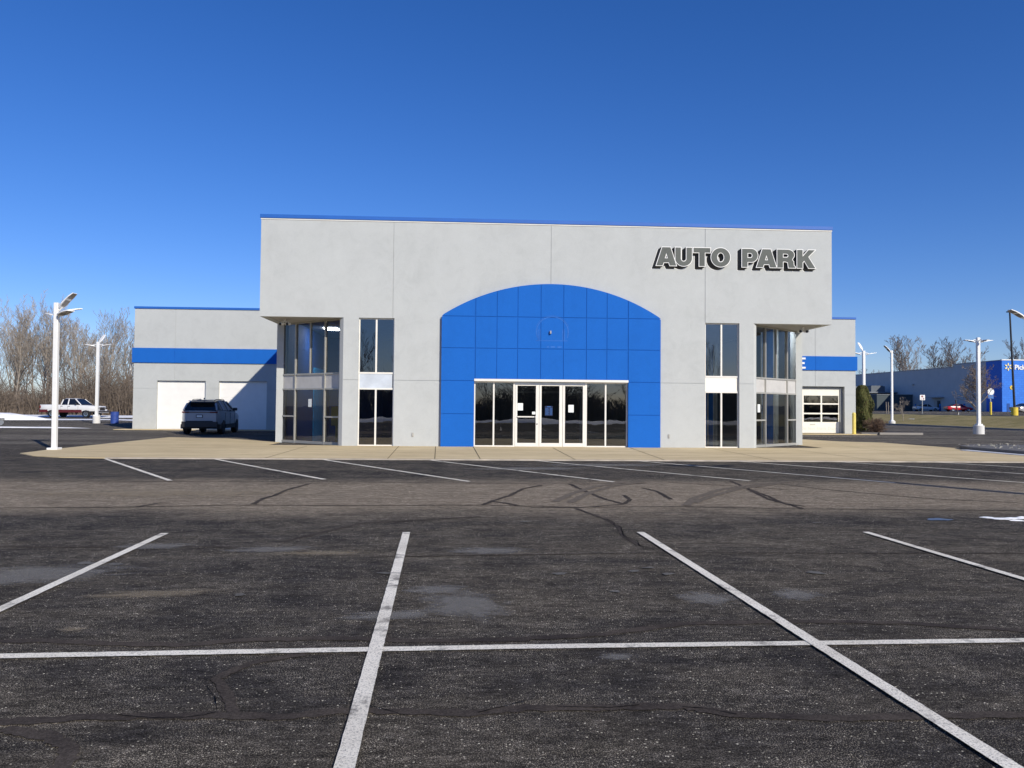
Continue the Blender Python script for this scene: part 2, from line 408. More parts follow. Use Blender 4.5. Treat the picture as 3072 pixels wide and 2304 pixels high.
# ---- painted lines
LN = [((-3.94, -20.0), (-3.60, -29.2)), ((-1.03, -20.0), (-.70, -29.2)), ((1.87, -20.0), (2.20, -29.2)), ((-6.82, -20.05), (-6.50, -29.2)), ((4.78, -20), (5.1, -29.2)), ((-9.72, -20.1), (-9.4, -29.2)), ((7.69, -20), (8.0, -29.2)), ((-12.6, -20.1), (-12.3, -29.2)), ((10.6, -20), (10.9, -29.2))]
for k, (a, b) in enumerate(LN):
    struct(strip([a, b], .092, .014, k+40, .016, 160).build('parking_line', LINE))
struct(strip([(-14, -24.80), (-6.06, -24.62), (-2.91, -24.53), (.6, -24.49), (14, -24.30)], .090, .010, 77, .02, 120).build('parking_line', LINE))
for k in range(11):
    x = -13.37+k*3.03; L = 1.0
    struct(strip([(x, -7.3), (x+4.15, -13.45+(.25 if k % 3 == 1 else -.1))], .10, .010, k+90, .05, 60).build('parking_line', LINE))
struct(strip([(25.5, 6.7), (24, 11)], .1, .01, 7).build('parking_line', LINE))
# ---- crack sealing, tyre marks and cracks
seals = [([(-16, -17.9), (-10.1, -17.72), (-8.15, -17.58), (-6.86, -17.34), (-5.15, -17.4), (-2.99, -17.3), (-1.55, -17.56), (.23, -17.47), (2.12, -17.72), (4.05, -17.83), (5.54, -17.91), (9, -18)], .055),
 ([(-14, -13.7), (-6, -13.65), (-1.4, -13.95), (0.5, -13.8)], .045),
 ([(-6.55, -17.24), (-6.59, -16.54), (-6.5, -15.98), (-6.52, -15.25), (-6.33, -14.13)], .12),
 ([(-8.2, -17.59), (-8.11, -17.35), (-8.02, -17.06)], .1),
 ([(-2.94, -17.3), (-2.78, -16.8), (-2.46, -16.03), (-2.13, -14.88), (-1.71, -14.24)], .12),
 ([(-2.78, -16.85), (-2.55, -17.1), (-2.4, -17.35)], .12),
 ([(-1.12, -13.98), (-.98, -15.51), (-.86, -16.45), (-.66, -17.18), (-.43, -16.55), (-.4, -15.87)], .11),
 ([(-.66, -17.18), (-1.42, -17.6), (-2.21, -17.62)], .06),
 ([(-1.52, -17.71), (-1.35, -18.42), (-1.23, -19.02), (-1.21, -19.56), (-1.29, -20.27), (-1.24, -20.89)], .09),
 ([(2.46, -13.23), (2.25, -15.06), (2.18, -16.06), (2.04, -16.94), (2.07, -17.72)], .10),
 ([(2.24, -14.92), (2.0, -16.52), (2.05, -17.05), (2.22, -17.44)], .10),
 ([(.21, -14.69), (.35, -15.23), (.29, -16.54)], .07),
 ([(3.3, -13.9), (4.0, -15.2), (4.9, -16.3), (6.2, -16.9)], .06), ([(1.0, -13.5), (2.6, -14.6), (3.0, -15.0)], .05),
 ([(-14, -23.9), (-9, -24.15), (-6.25, -24.3), (-5.96, -24.29), (-5.52, -24.37), (-5.02, -24.41), (-4.65, -24.31), (-4.03, -24.29), (-3.51, -24.37), (-2.89, -24.36), (-2.25, -24.25), (-1.63, -24.01), (-.8, -23.97), (-.02, -24.03), (.78, -24.25), (4, -24.3), (9, -24.2)], .085),
 ([(-9, -25.7), (-5.47, -25.62), (-5.12, -25.58), (-4.82, -25.57), (-4.46, -25.57), (-4.13, -25.60), (-3.83, -25.54), (-3.59, -25.55), (-3.2, -25.59), (-2.88, -25.53), (-2.47, -25.54), (-2.05, -25.54), (-1.81, -25.66), (-1.31, -25.72), (-.82, -25.71), (-.32, -25.71), (3, -25.6)], .08),
 ([(-4.20, -24.62), (-4.5, -24.78), (-4.62, -25.05), (-4.46, -25.32), (-4.36, -25.57)], .065),
 ([(-5.4, -25.70), (-5.16, -25.78), (-4.98, -25.92), (-4.90, -26.2)], .085),
 ([(-9, -20.85), (-7.6, -20.9), (-5.9, -20.9), (-4.9, -21.2)], .05), ([(-3.0, -18.6), (-4.6, -19.2), (-5.3, -20.6)], .09),
 ([(3.0, -21.4), (-1, -21.3), (-4.2, -21.5)], .03)]
for k, (p, wd) in enumerate(seals):
    struct(strip(p, wd*(.72 if wd > .07 and p[0][1] > -22 else 1), .004+.0004*(k % 6), k+11, .13, 9).build('crack_sealing', SEAL))
tyres = [[(.3, -17.36), (.76, -16.32), (1.69, -14.93), (2.86, -13.87), (4.24, -13.0)], [(-1.52, -16.99), (-1.0, -15.64), (-.35, -14.41), (.49, -13.46)], [(-1.75, -16.9), (-1.3, -15.7), (-.7, -14.5), (.1, -13.5)], [(.55, -17.0), (1.1, -16.1), (2.1, -14.8), (3.4, -13.7)]]
for k, p in enumerate(tyres):
    struct(strip(p, .15, .0065+.0004*k, k+31, .1, 8).build('tyre_mark', SEAL_G))
cracks = [[(-4.63, -25.16), (-4.57, -25.27), (-4.53, -25.33), (-4.46, -25.52)], [(-4.96, -25.55), (-4.85, -25.58), (-4.74, -25.6), (-4.59, -25.6), (-4.5, -25.57), (-4.46, -25.54)], [(-3.85, -25.44), (-3.76, -25.45), (-3.64, -25.51), (-3.53, -25.59)],
 [(-3.13, -25.59), (-3.04, -25.54), (-2.96, -25.49), (-2.87, -25.44)], [(-2.72, -25.52), (-2.68, -25.53), (-2.44, -25.55), (-2.28, -25.52)], [(-2.06, -25.55), (-1.94, -25.58), (-1.81, -25.66)],
 [(-1.25, -18.9), (-1.19, -19.15), (-1.24, -19.35), (-1.19, -19.6), (-1.24, -19.9), (-1.29, -20.27), (-1.2, -20.6), (-1.24, -20.89), (-1.13, -21.2)]]
for k, p in enumerate(cracks):
    struct(strip(p, (.0035 if k == 0 else .006) if k < 6 else .012, .0085, k+61, .4, 5).build('crack', CRACK))
# dusty patch with soft shape beside the near line and others (salt residue)
def m_stain(name, c, amt):
    t = NT(name); N = t.t.nodes
    sep = t.n('ShaderNodeSeparateXYZ'); t.l(t.tc, sep.inputs[0])
    r = t.math('SQRT', t.math('ADD', t.math('POWER', sep.outputs[0], 2), t.math('POWER', sep.outputs[1], 2)))
    f = t.math('SUBTRACT', 1.0, t.math('ADD', r, t.math('MULTIPLY', t.math('SUBTRACT', t.noise(2.0, 5, .6), .5), 1.7)))
    f = t.math('MULTIPLY', t.ramp(f, [(.0, 0.0), (.55, amt)]), t.ramp(t.noise(150, 3, .85), [(.44, .08), (.56, 1.0)]))
    tr = t.n('ShaderNodeBsdfTransparent'); mx = t.n('ShaderNodeMixShader'); t.color(c); t.rough(.9); t.b.inputs['Specular IOR Level'].default_value = .04; t.b.inputs['Specular IOR Level'].default_value = .05
    t.l(f, mx.inputs[0]); t.l(tr.outputs[0], mx.inputs[1]); t.l(t.b.outputs[0], mx.inputs[2]); t.l(mx.outputs[0], t.out.inputs[0]); return t.m
DUST = m_stain('salt residue', (.27, .262, .245), .85); DUST_T = m_stain('dry clippings', (.36, .30, .21), .7)
for k, (x, y, a, b, rz, m) in enumerate([(-3.20, -23.45, .36, .46, .5, DUST), (-3.45, -22.95, .32, .16, .1, DUST), (-3.75, -23.75, .42, .14, .15, DUST), (-1.22, -23.3, .28, .22, -.5, DUST), (-.42, -23.2, .22, .22, -.6, DUST), (-7.1, -22.3, .9, .45, .15, DUST), (-5.75, -23.05, .62, .14, .12, DUST_T), (-6.6, -20.9, .5, .2, 0, DUST), (-4.7, -21.3, .6, .14, 0, DUST_T),
        (-2.95, -21.2, .5, .22, 0, DUST), (-5.3, -21.1, .55, .18, .1, DUST), (.6, -8.9, 2.0, .5, 0, DUST), (-1.6, -10.2, 1.8, .5, .1, DUST), (1.1, -24.9, .22, .10, 0, DUST_T), (-8.4, -15.8, 2.8, .6, 0, DUST_T), (-2.25, -24.75, .13, .07, 0, DUST), (-5.9, -24.05, .12, .06, 0, DUST_T)]):
    mb = MB(); mb.quad((-1.6, -1.6, 0), (1.6, -1.6, 0), (1.6, 1.6, 0), (-1.6, 1.6, 0))
    o = mb.build('dust_stain', m); o.location = (x, y, .0096+.0002*(k % 8)); o.scale = (a, b, 1); o.rotation_euler = (0, 0, rz); struct(o)
# small ice spots and puddle
rnd = random.Random(5)
def blob(cx, cy, a, b, z0, z1, seed, n=22):
    r = random.Random(seed); ph = [r.uniform(0, 6) for _ in range(4)]
    rad = lambda t: 1+.18*math.sin(2*t+ph[0])+.14*math.sin(3*t+ph[1])+.1*math.sin(5*t+ph[2])+.07*math.sin(8*t+ph[3])
    mb = MB(); out = []
    for sc, z in ((1, z0), (.8, z0+(z1-z0)*.6), (.45, z1)):
        out.append(len(mb.v))
        for k in range(n):
            t = 2*PI*k/n; q = rad(t)*sc*(1+r.uniform(-.11, .11)); mb.v.append((cx+a*q*math.cos(t), cy+b*q*math.sin(t), z+r.uniform(-.15, .15)*(z1-z0)*(sc < 1)))
    for i in range(2):
        for k in range(n): j = (k+1) % n; mb.f.append((out[i]+k, out[i]+j, out[i+1]+j, out[i+1]+k))
    mb.f.append(tuple(out[2]+k for k in range(n))); return mb
struct(blob(3.55, -18.87, .15, .12, .0085, .009, 3).build('puddle', m_water()))
for (x, y, a, b, sd_) in ((4.56, -18.80, .16, .09, 4), (4.78, -18.76, .13, .07, 41), (4.40, -18.70, .09, .06, 42), (4.95, -18.66, .08, .05, 43), (4.62, -18.98, .08, .05, 44)):
    struct(blob(x, y, a, b, .004, .018, sd_, 44).build('snow_patch', SNOW))
SPOT = simple('salt spot', (.135, .13, .12), .95, var=.35, scale=40, spec=.04)
for k, (x, y, r_) in enumerate([(-1.6, -22.25, .06), (-1.42, -22.1, .05), (-1.3, -22.38, .06), (-2.32, -22.35, .07), (-1.93, -23.05, .045), (-3.95, -22.3, .06), (-5.05, -23.1, .05), (.13, -22.35, .08), (1.6, -19.2, .06), (-6.9, -21.8, .09), (-6.6, -21.85, .07), (-2.4, -19.1, .07)]):
    struct(blob(x, y, r_, r_*.7, .0105, .0110, k+20, 22).build('salt_spot', SPOT))
# snow behind left and beside the bank
struct(blob(-47, 41.0, 5.4, 1.2, -.05, .55, 8, 40).build('snow_pile', SNOW, smooth=True))
struct(blob(-31, 19.5, 3.6, .35, .0, .06, 9, 40).build('snow_strip', SNOW, smooth=True))
mb = MB(); n = 60
for i in range(n+1):
    x = -75+i*58/n; c = 57.5+.6*math.sin(i*.7)-(x+45)*.06; wv = 2.6+.8*math.sin(i*1.3)
    mb.v += [(x, c-wv, .01), (x, c, .22), (x, c+wv, .03)]
for i in range(n):
    a = i*3; mb.f += [(a, a+3, a+4, a+1), (a+1, a+4, a+5, a+2)]
struct(mb.build('snow_strip', SNOW, smooth=True))
mb = MB()
for i in range(n+1):
    x = -70+i*55/n; c = 44+.5*math.sin(i*.9)-(x+45)*.10; wv = .9+.6*math.sin(i*.8)
    mb.v += [(x, c-wv, .006), (x, c, .09), (x, c+wv, .006)]
for i in range(n):
    a = i*3; mb.f += [(a, a+3, a+4, a+1), (a+1, a+4, a+5, a+2)]
struct(mb.build('snow_strip', SNOW, smooth=True))
struct(blob(46.8, 54.0, .6, 1.6, .45, .56, 12, 30).build('snow_patch', SNOW, smooth=True))
struct(blob(50.5, 45.5, .3, .8, .80, .88, 14, 30).build('snow_patch', SNOW, smooth=True))
struct(blob(40.6, 56, .12, 5, .0, .14, 13, 30).build('snow_strip', SNOW, smooth=True))
# snow bank and grass strip behind the camera (mirrored in the glass)
mb = MB()
for i in range(101):
    x = -100+i*2; c = -44+.9*math.sin(i*.5)+.6*math.sin(i*.23); wv = 1.2+.5*math.sin(i*1.1)
    mb.v += [(x, c-wv, .01), (x, c, .35+.1*math.sin(i)), (x, c+wv, .01)]
for i in range(100):
    a = i*3; mb.f += [(a, a+3, a+4, a+1), (a+1, a+4, a+5, a+2)]
struct(mb.build('snow_bank', SNOW, smooth=True))
# planted island with kerb on the right
ISL = [(16.15, -.75), (16.22, -3.5), (16.5, -4.9), (17.5, -5.7), (30, -5.7), (30, 1.2), (17.6, 1.2), (16.5, .3)]
mb = MB(); mb.prism(ISL, -.02, .16); mb2 = [(x*.985+.28, y*.93-.1) for x, y in ISL]
struct(mb.build('island_kerb', CONC_D, bevel=.02))
mb = MB(); rr = random.Random(3)
for i in range(900):
    x, y = rr.uniform(16.4, 29.5), rr.uniform(-5.3, .9); s_ = rr.uniform(.03, .09)
    if x < 17.2 and (y < -4.6 or y > .3): continue
    a = [(x+rr.uniform(-1, 1)*s_, y+rr.uniform(-1, 1)*s_, .16+rr.random()*s_) for _ in range(4)]
    a[3] = (x, y, .16+s_); i0 = len(mb.v); mb.v += a; mb.f += [(i0, i0+1, i0+3), (i0+1, i0+2, i0+3), (i0+2, i0, i0+3)]
tag(mb.build('gravel', simple('pale landscaping stones', (.42, .40, .33), .9, var=.5, scale=6)), 'pale loose stones covering the raised kerbed island', 'gravel', kind='stuff')
mb = MB(); mb.prism([(15.75, -.9), (16.12, -.8), (16.19, -3.5), (16.47, -4.92), (17.48, -5.73), (29, -5.73), (29, -5.95), (17.3, -5.95), (16.1, -5.1), (15.9, -3.6)][::-1], .02, .05)
struct(mb.build('snow_strip', SNOW))

# ------------------------------------------------------------------ the dealership building
B = thing('dealership_building', 'grey stucco showroom with a blue arched entrance and lower garage wings on both sides', 'building')
HW, ZW, ZS = 11.13, 8.66, 4.91
J = .011
xs = sorted([-HW, -7.98, -7.40, -6.12-J, -6.12+J, -6.05, -2.98, -J-.05, J-.05, 2.98, 6.03-J, 6.03+J, 7.40, 7.98, HW])
zs = sorted([0, 2.53-J, 2.53+J, 2.62, ZS, ZW])
def dep(x, z):
    if abs(x) > 7.98 and z < ZS: return None
    if (-7.40 < x < -6.05 or 6.03+J < x < 7.40) and z < ZS: return None
    if abs(x) < 2.98 and z < 2.62: return None
    if abs(x+6.12) < J and z > ZS or abs(x-6.03) < J and z > 0 and z > ZS or abs(x+.05) < J: return .018
    if 2.53-J < z < 2.53+J: return .018
    return 0
grid_wall(xs, zs, dep, .30).build('front_wall', STUCCO, B)
for s in (-1, 1):                                  # angled returns of the corner piers
    mb = MB(); P = [(7.979, .003), (8.125, .13), (8.125, .45), (7.5, .45), (7.5, .305), (7.9, .305)]
    P = [(s*x, y) for x, y in P]; mb.prism(P if s > 0 else P[::-1], .0, 4.905); mb.build('corner_pier', STUCCO, B)
    mb = MB(); mb.prism_x([(.302, ZS), (2.72, ZS), (2.72, 0), (30, 0), (30, ZW), (.302, ZW)], *( (HW-.28, HW) if s > 0 else (-HW, -HW+.28)))
    mb.build('side_wall', STUCCO, B)
    mb = MB(); P = [(8.0, .302), (HW-.29, .302), (HW-.29, 2.9), (10.5, 2.9)]; P = [(s*x, y) for x, y in P]
    mb.prism(P if s > 0 else P[::-1], ZS+.012, ZS+.12); mb.build('soffit', simple('soffit paint', (.42, .41, .39), .8), B)
mb = MB(); mb.box(-HW+.29, HW-.29, .31, 29.7, 8.2, 8.4); mb.build('roof', CONC, B)
mb = MB(); mb.box(-HW, HW, 29.71, 30, 0, ZW); mb.build('back_wall', STUCCO, B)
mb = MB(); z0 = ZW+.002
mb.box(-HW-.04, HW+.04, -.045, .33, z0, z0+.145); mb.box(-HW-.04, -HW+.32, .331, 30.04, z0, z0+.145); mb.box(HW-.32, HW+.04, .331, 30.04, z0, z0+.145)
mb.build('roof_coping', BLUE_MT, B, bevel=.01)
mb = MB(); mb.box(-HW-.015, HW+.015, -.018, -.002, ZW-.045, ZW+.001); mb.build('coping_drip_edge', WHITE_FR, B)

# arched blue entrance panel
AX, SP, CR = 4.24, 5.04, 6.31
Rr = ((AX**2)+(CR-SP)**2)/(2*(CR-SP)); zc = CR-Rr
arc = lambda x: zc+math.sqrt(max(0, Rr*Rr-x*x))
def arch_poly(x0, x1, z0, clip=True, n=8, inset=0):
    return [(x0, z0), (x1, z0)] + [(x1-(x1-x0)*k/n, arc(x1-(x1-x0)*k/n)-inset) for k in range(n+1)]
YB, YF = -.118, -.135
mb = MB()
mb.box(-AX, -2.98, YB, -.002, 0, 2.62); mb.box(2.98, AX, YB, -.002, 0, 2.62)
mb.prism_y([(-AX, 2.6201), (AX, 2.6201), (AX, SP-.08)] + [(AX-.08-(2*AX-.16)*k/48, arc(AX-.08-(2*AX-.16)*k/48)) for k in range(49)] + [(-AX, SP-.08)], YB, -.002)
arch = mb.build('entrance_arch', m_stucco('blue groove stucco', (.009, .108, .44)), B)
gx = [-AX, -2.95, -2.13, -1.33, -.44, .44, 1.33, 2.13, 2.95, AX]; gz = [0, 1.27, 2.54, 3.79, 5.01]
g = .014
mb = MB()
for i in range(9):
    x0, x1 = gx[i]+(g if i else 0), gx[i+1]-(g if i < 8 else 0)
    for j in range(4):
        z0, z1 = gz[j]+(g if j else 0), gz[j+1]-g
        if 0 < i < 8:
            if j < 2: continue
            if j == 2: z0 = 2.622
        if (i in (0, 8)) and j < 2:
            if i == 0: x1 = -2.98
            else: x0 = 2.98
        elif i in (0, 8) and j >= 2: pass
        mb.prism_y([(x0, z0), (x1, z0), (x1, z1), (x0, z1)], YF, YB-.0005)
    p0 = x0 if i else -AX; p1 = x1
    if i == 0: P = [(-AX, SP-.03), (-AX, 5.024), (x1, 5.024)] + [(x1+(-AX+.08-x1)*k/8, arc(x1+(-AX+.08-x1)*k/8)-.004) for k in range(9)]
    elif i == 8: P = [(x0, 5.024), (AX, 5.024), (AX, SP-.03)] + [(AX-.08+(x0-AX+.08)*k/8, arc(AX-.08+(x0-AX+.08)*k/8)-.004) for k in range(9)]
    else: P = arch_poly(x0, x1, 5.024, inset=.004)
    if i == 0: P = P[1:]
    if i == 8: P = [P[0], P[1]] + P[3:]
    mb.prism_y(P, YF, YB-.0005)
mb.build('arch_tiles', BLUE_ST, arch)
# ghost marks where an old badge came off, and the left over stub
def m_ghost():
    t = NT('faded ghost mark')
    t.color(t.ramp(t.noise(4, 6, .75), [(.35, (.008, .095, .40)), (.65, (.028, .16, .56))])); t.rough(.8); return t.m
GH = m_ghost(); mb = MB()
def arcband(cx, cz, r, w_, a0, a1, y=YF-.003, n=30):
    for k in range(n):
        t0, t1 = R(a0+(a1-a0)*k/n), R(a0+(a1-a0)*(k+1)/n)
        mb.quad(*[(cx+rr_*math.cos(t), y, cz+rr_*math.sin(t)*.95) for rr_, t in ((r, t0), (r+w_, t0), (r+w_, t1), (r, t1))][::-1])
arcband(0.01, 4.45, .60, .035, -22, 202); arcband(0.01, 4.45, .66, .012, 20, 160)
mb.quad((-.62, YF-.003, 4.10), (.60, YF-.003, 4.10), (.60, YF-.003, 4.13), (-.62, YF-.003, 4.13))
for x in (-.55, -.48, .40, .47): mb.quad((x, YF-.003, 4.14), (x+.03, YF-.003, 4.14), (x+.03, YF-.003, 4.55), (x, YF-.003, 4.55))
for x0, x1 in ((-.20, -.12), (-.05, .12), (.2, .38)):
    mb.quad((x0, YF-.003, 3.845), (x1, YF-.003, 3.845), (x1, YF-.003, 3.90), (x0, YF-.003, 3.90))
mb.build('badge_ghost', GH, arch)
mb = MB(); mb.box(-.09, -.035, YF-.09, YF-.002, 4.38, 4.49); mb.build('conduit_stub', simple('pale stub', (.35, .37, .42), .6), arch)

# window helpers
def frame_rects(mb, rects, y0, y1):
    for x0, x1, z0, z1 in rects: mb.box(x0, x1, y0, y1, z0, z1)
def pane(x0, x1, z0, z1, y, parent, mat=None):
    mb = MB(); mb.quad((x0, y, z0), (x1, y, z0), (x1, y, z1), (x0, y, z1)); return mb.build('pane', mat or GLASS, parent)
for (x0, x1, sp, lab) in ((-7.40, -6.05, SPANDREL_L, 'tall window with a brushed silver middle panel'), (6.042, 7.40, SPANDREL_W, 'tall window with a cream middle panel')):
    y0, y1 = .09, .16; mb = MB(); f = .045; xm = (x0+x1)/2-.01
    frame_rects(mb, [(x0+.002, x0+f, .004, ZS-.004), (x1-f, x1-.002, .004, ZS-.004)], y0, y1)
    frame_rects(mb, [(x0+f, x1-f, .004, .065), (x0+f, x1-f, 2.17, 2.235), (x0+f, x1-f, 2.77, 2.835)], y0-.012, y1)
    frame_rects(mb, [(x0+f, x1-f, ZS-.05, ZS-.004)], y0, y1)
    frame_rects(mb, [(xm-.032, xm+.032, .065, 2.17), (xm-.032, xm+.032, 2.835, ZS-.05)], y0-.006, y1)
    win = mb.build('window', WHITE_FR, B); win['label'] = lab
    for a, b in ((x0+f, xm-.032), (xm+.032, x1-f)):
        pane(a, b, .065, 2.17, y0+.03, win, GLASS_C if x0 > 0 else GLASS); pane(a, b, 2.835, ZS-.05, y0+.03, win)
    mb = MB(); mb.box(x0+f, x1-f-.02, y0+.006, y1, 2.236, 2.769); mb.build('spandrel_panel', sp, win)
# angled corner glazing
for s in (-1, 1):
    A = Vector((s*8.115, .44)); Bp = Vector((s*10.93, 2.83)); L = (Bp-A).length
    u = (Bp-A).normalized(); nrm = Vector((u.y, -u.x)) if s > 0 else Vector((-u.y, u.x))   # outward
    M = Matrix(((u.x, -nrm.x, 0, A.x), (u.y, -nrm.y, 0, A.y), (0, 0, 1, 0), (0, 0, 0, 1)))
    mb = MB(); ms = [0.03, L*.25, L*.5, L*.75, L-.03]; h = .03; Z1 = ZS+.008
    def bx(a, b, z0, z1, y0=-.05, y1=.06): mb.box(a, b, y0, y1, z0, z1)
    for k, m_ in enumerate(ms):
        if k == 2: bx(m_-h, m_+h, 2.83, Z1, -.045, .05)
        else: bx(m_-h, m_+h, .0, Z1, -.06, .06)
    for k in range(4):
        a, b = ms[k]+h, ms[k+1]-h
        bx(a, b, Z1-.06, Z1)
        if k in (0, 3): bx(a, b, 1.07, 1.13); bx(a, b, .02, .12); bx(a, b, 2.17, 2.235); bx(a, b, 2.77, 2.83)
    bx(ms[1]+h, ms[3]-h, 2.77, 2.83); bx(ms[1]+h, ms[3]-h, 2.17, 2.235); bx(ms[1]+h, ms[3]-h, .02, .12)
    mb.xf(M); win = mb.build('corner_window', GREY_FR, B)
    if s < 0: win['label'] = 'angled corner glazing shaded by the overhang'
    def pn(a, b, z0, z1):
        q = MB(); P_ = [(a, 0, z0), (b, 0, z0), (b, 0, z1), (a, 0, z1)]; q.quad(*(P_ if s > 0 else P_[::-1])); q.xf(M); q.build('pane', GLASS_C, win)
    for k in range(4): pn(ms[k]+h, ms[k+1]-h, 2.83, Z1-.06)
    for k in (0, 3): pn(ms[k]+h, ms[k+1]-h, 1.13, 2.17); pn(ms[k]+h, ms[k+1]-h, .12, 1.07)
    pn(ms[1]+h, ms[3]-h, .12, 2.17)
    for a, b in ((ms[0]+h, ms[1]-h), (ms[1]+h, ms[3]-h), (ms[3]+h, ms[4]-h)):
        q = MB(); q.box(a, b, -.01, .04, 2.236, 2.769); q.xf(M); q.build('spandrel_panel', SPANDREL_C, win)
    # notice taped inside the glass
    q = MB(); c = L*.5 if s < 0 else L*.12; zz = 1.68 if s < 0 else 1.62
    q.box(c-.10, c+.10, -.008, -.004, zz-.2, zz+.12); q.xf(M); q.build('notice', PAPER, win)
# entrance glazing
YE = .055
mb = MB(); ztop = 2.53
mb.box(-2.979, 2.979, YF-.012, .30, 2.531, 2.619)
frame_rects(mb, [(-2.975, -2.93, .02, ztop), (2.93, 2.975, .02, ztop), (-2.25, -2.19, .07, ztop-.05), (2.09, 2.15, .07, ztop-.05), (-1.47, -1.40, .02, ztop), (1.32, 1.39, .02, ztop)], YE-.04, YE+.05)
frame_rects(mb, [(-2.93, -1.47, .02, .07), (1.39, 2.93, .02, .07), (-2.93, -1.47, ztop-.05, ztop), (1.39, 2.93, ztop-.05, ztop)], YE-.05, YE+.05)
frame_rects(mb, [(-.505, -.465, .02, 2.41), (.405, .445, .02, 2.41)], YE-.03, YE+.05)
ent = mb.build('entrance_frame', WHITE_FR, B)
mb = MB(); mb.box(-1.40, 1.32, YE-.03, YE+.05, 2.415, 2.53); mb.build('door_header', SPANDREL_L, ent)
for a, b in ((-2.93, -2.25), (-2.19, -1.47), (1.39, 2.09), (2.15, 2.93)): pane(a, b, .07, ztop-.05, YE, ent)
for k, (a, b) in enumerate(((-1.395, -.51), (-.46, .40), (.45, 1.315))):
    mb = MB(); st = .085
    frame_rects(mb, [(a, a+st, .03, 2.405), (b-st, b, .03, 2.405)], YE-.055, YE+.02)
    frame_rects(mb, [(a+st, b-st, .03, .17), (a+st, b-st, 2.375, 2.405)], YE-.05, YE+.02)
    d = mb.build('door', WHITE_FR, B, bevel=.004); pane(a+st, b-st, .17, 2.375, YE-.01, d)
    if k == 0:
        mb = MB(); mb.box(a+st, b-st+.01, YE-.10, YE-.056, 1.155, 1.20); mb.build('push_bar', WHITE_FR, d)
        mb = MB(); mb.tube([(b-.12, YE-.12, .98), (b-.12, YE-.12, 1.2)], .014); mb.box(b-.05, b-.02, YE-.07, YE-.056, .87, .93); mb.build('handle', CHROME, d)
        mb = MB(); mb.box(a+st+.01, a+st+.22, YE-.02, YE-.014, 1.42, 1.70); mb.build('notice', PAPER, d)
        mb = MB(); mb.box(b-st-.14, b-st-.005, YE-.024, YE-.018, 1.27, 1.375); mb.build('sticker', PAPER, d)
    if k == 1:
        xc = (a+b)/2-.06; po = MB(); po.box(xc-.15, xc+.15, YE-.02, YE-.015, 1.22, 1.60)
        po = po.build('hours_poster', simple('dark blue poster', (.006, .015, .06), .4), d)
        mb = MB(); mb.box(xc-.07, xc+.08, YE-.024, YE-.0205, 1.555, 1.585)
        for r_ in range(8):
            z = 1.50-r_*.034; mb.box(xc-.135, xc-.02+.02*(r_ % 3), YE-.024, YE-.0205, z, z+.014)
            mb.box(xc+.045-.01*(r_ % 2), xc+.135, YE-.024, YE-.0205, z, z+.014)
        mb.build('poster_rows', simple('poster row blue', (.03, .12, .36), .5), po)
    if k == 2:
        mb = MB(); mb.box(a+.22, a+.43, YE-.02, YE-.014, 1.36, 1.65); mb.build('notice', PAPER, d)
# outlet boxes, security cameras
for x in (-5.30, 4.61):
    mb = MB(); mb.box(x-.035, x+.035, -.03, -.001, .39, .54); mb.build('outlet_box', simple('outlet grey', (.38, .37, .34), .5), B, bevel=.006)
def seccam(x, y, z, s):
    mb = MB(); mb.lathe([(.03, -.10), (.05, 0)], (x, y, z), n=12)
    mb.lathe([(.03, -.07), (.10, -.055), (.12, 0), (.06, .06)], (x-.12, y, z-.16), n=14); mb.lathe([(.03, -.07), (.10, -.055), (.12, 0), (.06, .06)], (x+.13, y, z-.16), n=14)
    mb.box(x-.14, x+.14, y-.03, y+.03, z-.11, z-.08)
    o = mb.build('security_camera', STEELW, B, smooth=False)
    q = MB(); q.lathe([(.05, -.03), (.055, 0)], (x-.15, y-.09, z-.19), 'y', 12); q.build('lens', DKPLASTIC, o); q = MB(); q.lathe([(.05, -.03), (.055, 0)], (x+.12, y-.09, z-.19), 'y', 12); q.build('lens', DKPLASTIC, o)
seccam(-10.45, 1.1, ZS+.01, 1); seccam(10.45, 1.1, ZS+.01, -1)

# sign letters on the wall
def ell(cx, cy, a, b, a0=0, a1=360, n=40):
    return [(cx+a*math.cos(R(a0+(a1-a0)*k/n)), cy+b*math.sin(R(a0+(a1-a0)*k/n))) for k in range(n+(0 if abs(a1-a0) == 360 else 1))]
GL = {
 'A': (1.05, [[(0, 0), (.33, 0), (.385, .17), (.665, .17), (.72, 0), (1.05, 0), (.74, 1), (.31, 1)], [(.44, .39), (.61, .39), (.525, .70)][::-1]]),
 'U': (.90, [[(0, 1)] + ell(.45, .40, .45, .41, 180, 360, 24) + [(.90, 1), (.61, 1)] + ell(.45, .40, .16, .17, 0, -180, 14) + [(.29, 1)]]),
 'T': (.90, [[(0, 1), (0, .75), (.31, .75), (.31, 0), (.60, 0), (.60, .75), (.90, .75), (.90, 1)][::-1]]),
 'O': (1.04, [ell(.52, .5, .52, .515), ell(.52, .5, .20, .27, 360, 0)]),
 'P': (.88, [[(0, 0), (.30, 0), (.30, .28)] + ell(.52, .64, .36, .36, -90, 90, 22) + [(0, 1)], ([(.30, .50)] + ell(.47, .64, .12, .14, -90, 90, 12) + [(.30, .78)])[::-1]]),
 'R': (1.0, [[(0, 0), (.30, 0), (.30, .34), (.46, .34), (.58, .30), (.62, 0), (.98, 0), (.97, .06), (.90, .12), (.88, .34), (.80, .44)] + ell(.56, .71, .36, .29, -38, 90, 18) + [(0, 1)], ([(.30, .56)] + ell(.50, .67, .11, .11, -90, 90, 12) + [(.30, .78)])[::-1]]),
 'K': (1.02, [[(0, 0), (.30, 0), (.30, .30), (.40, .42), (.66, 0), (1.02, 0), (.62, .62), (1.0, 1), (.64, 1), (.30, .62), (.30, 1), (0, 1)]]),
}
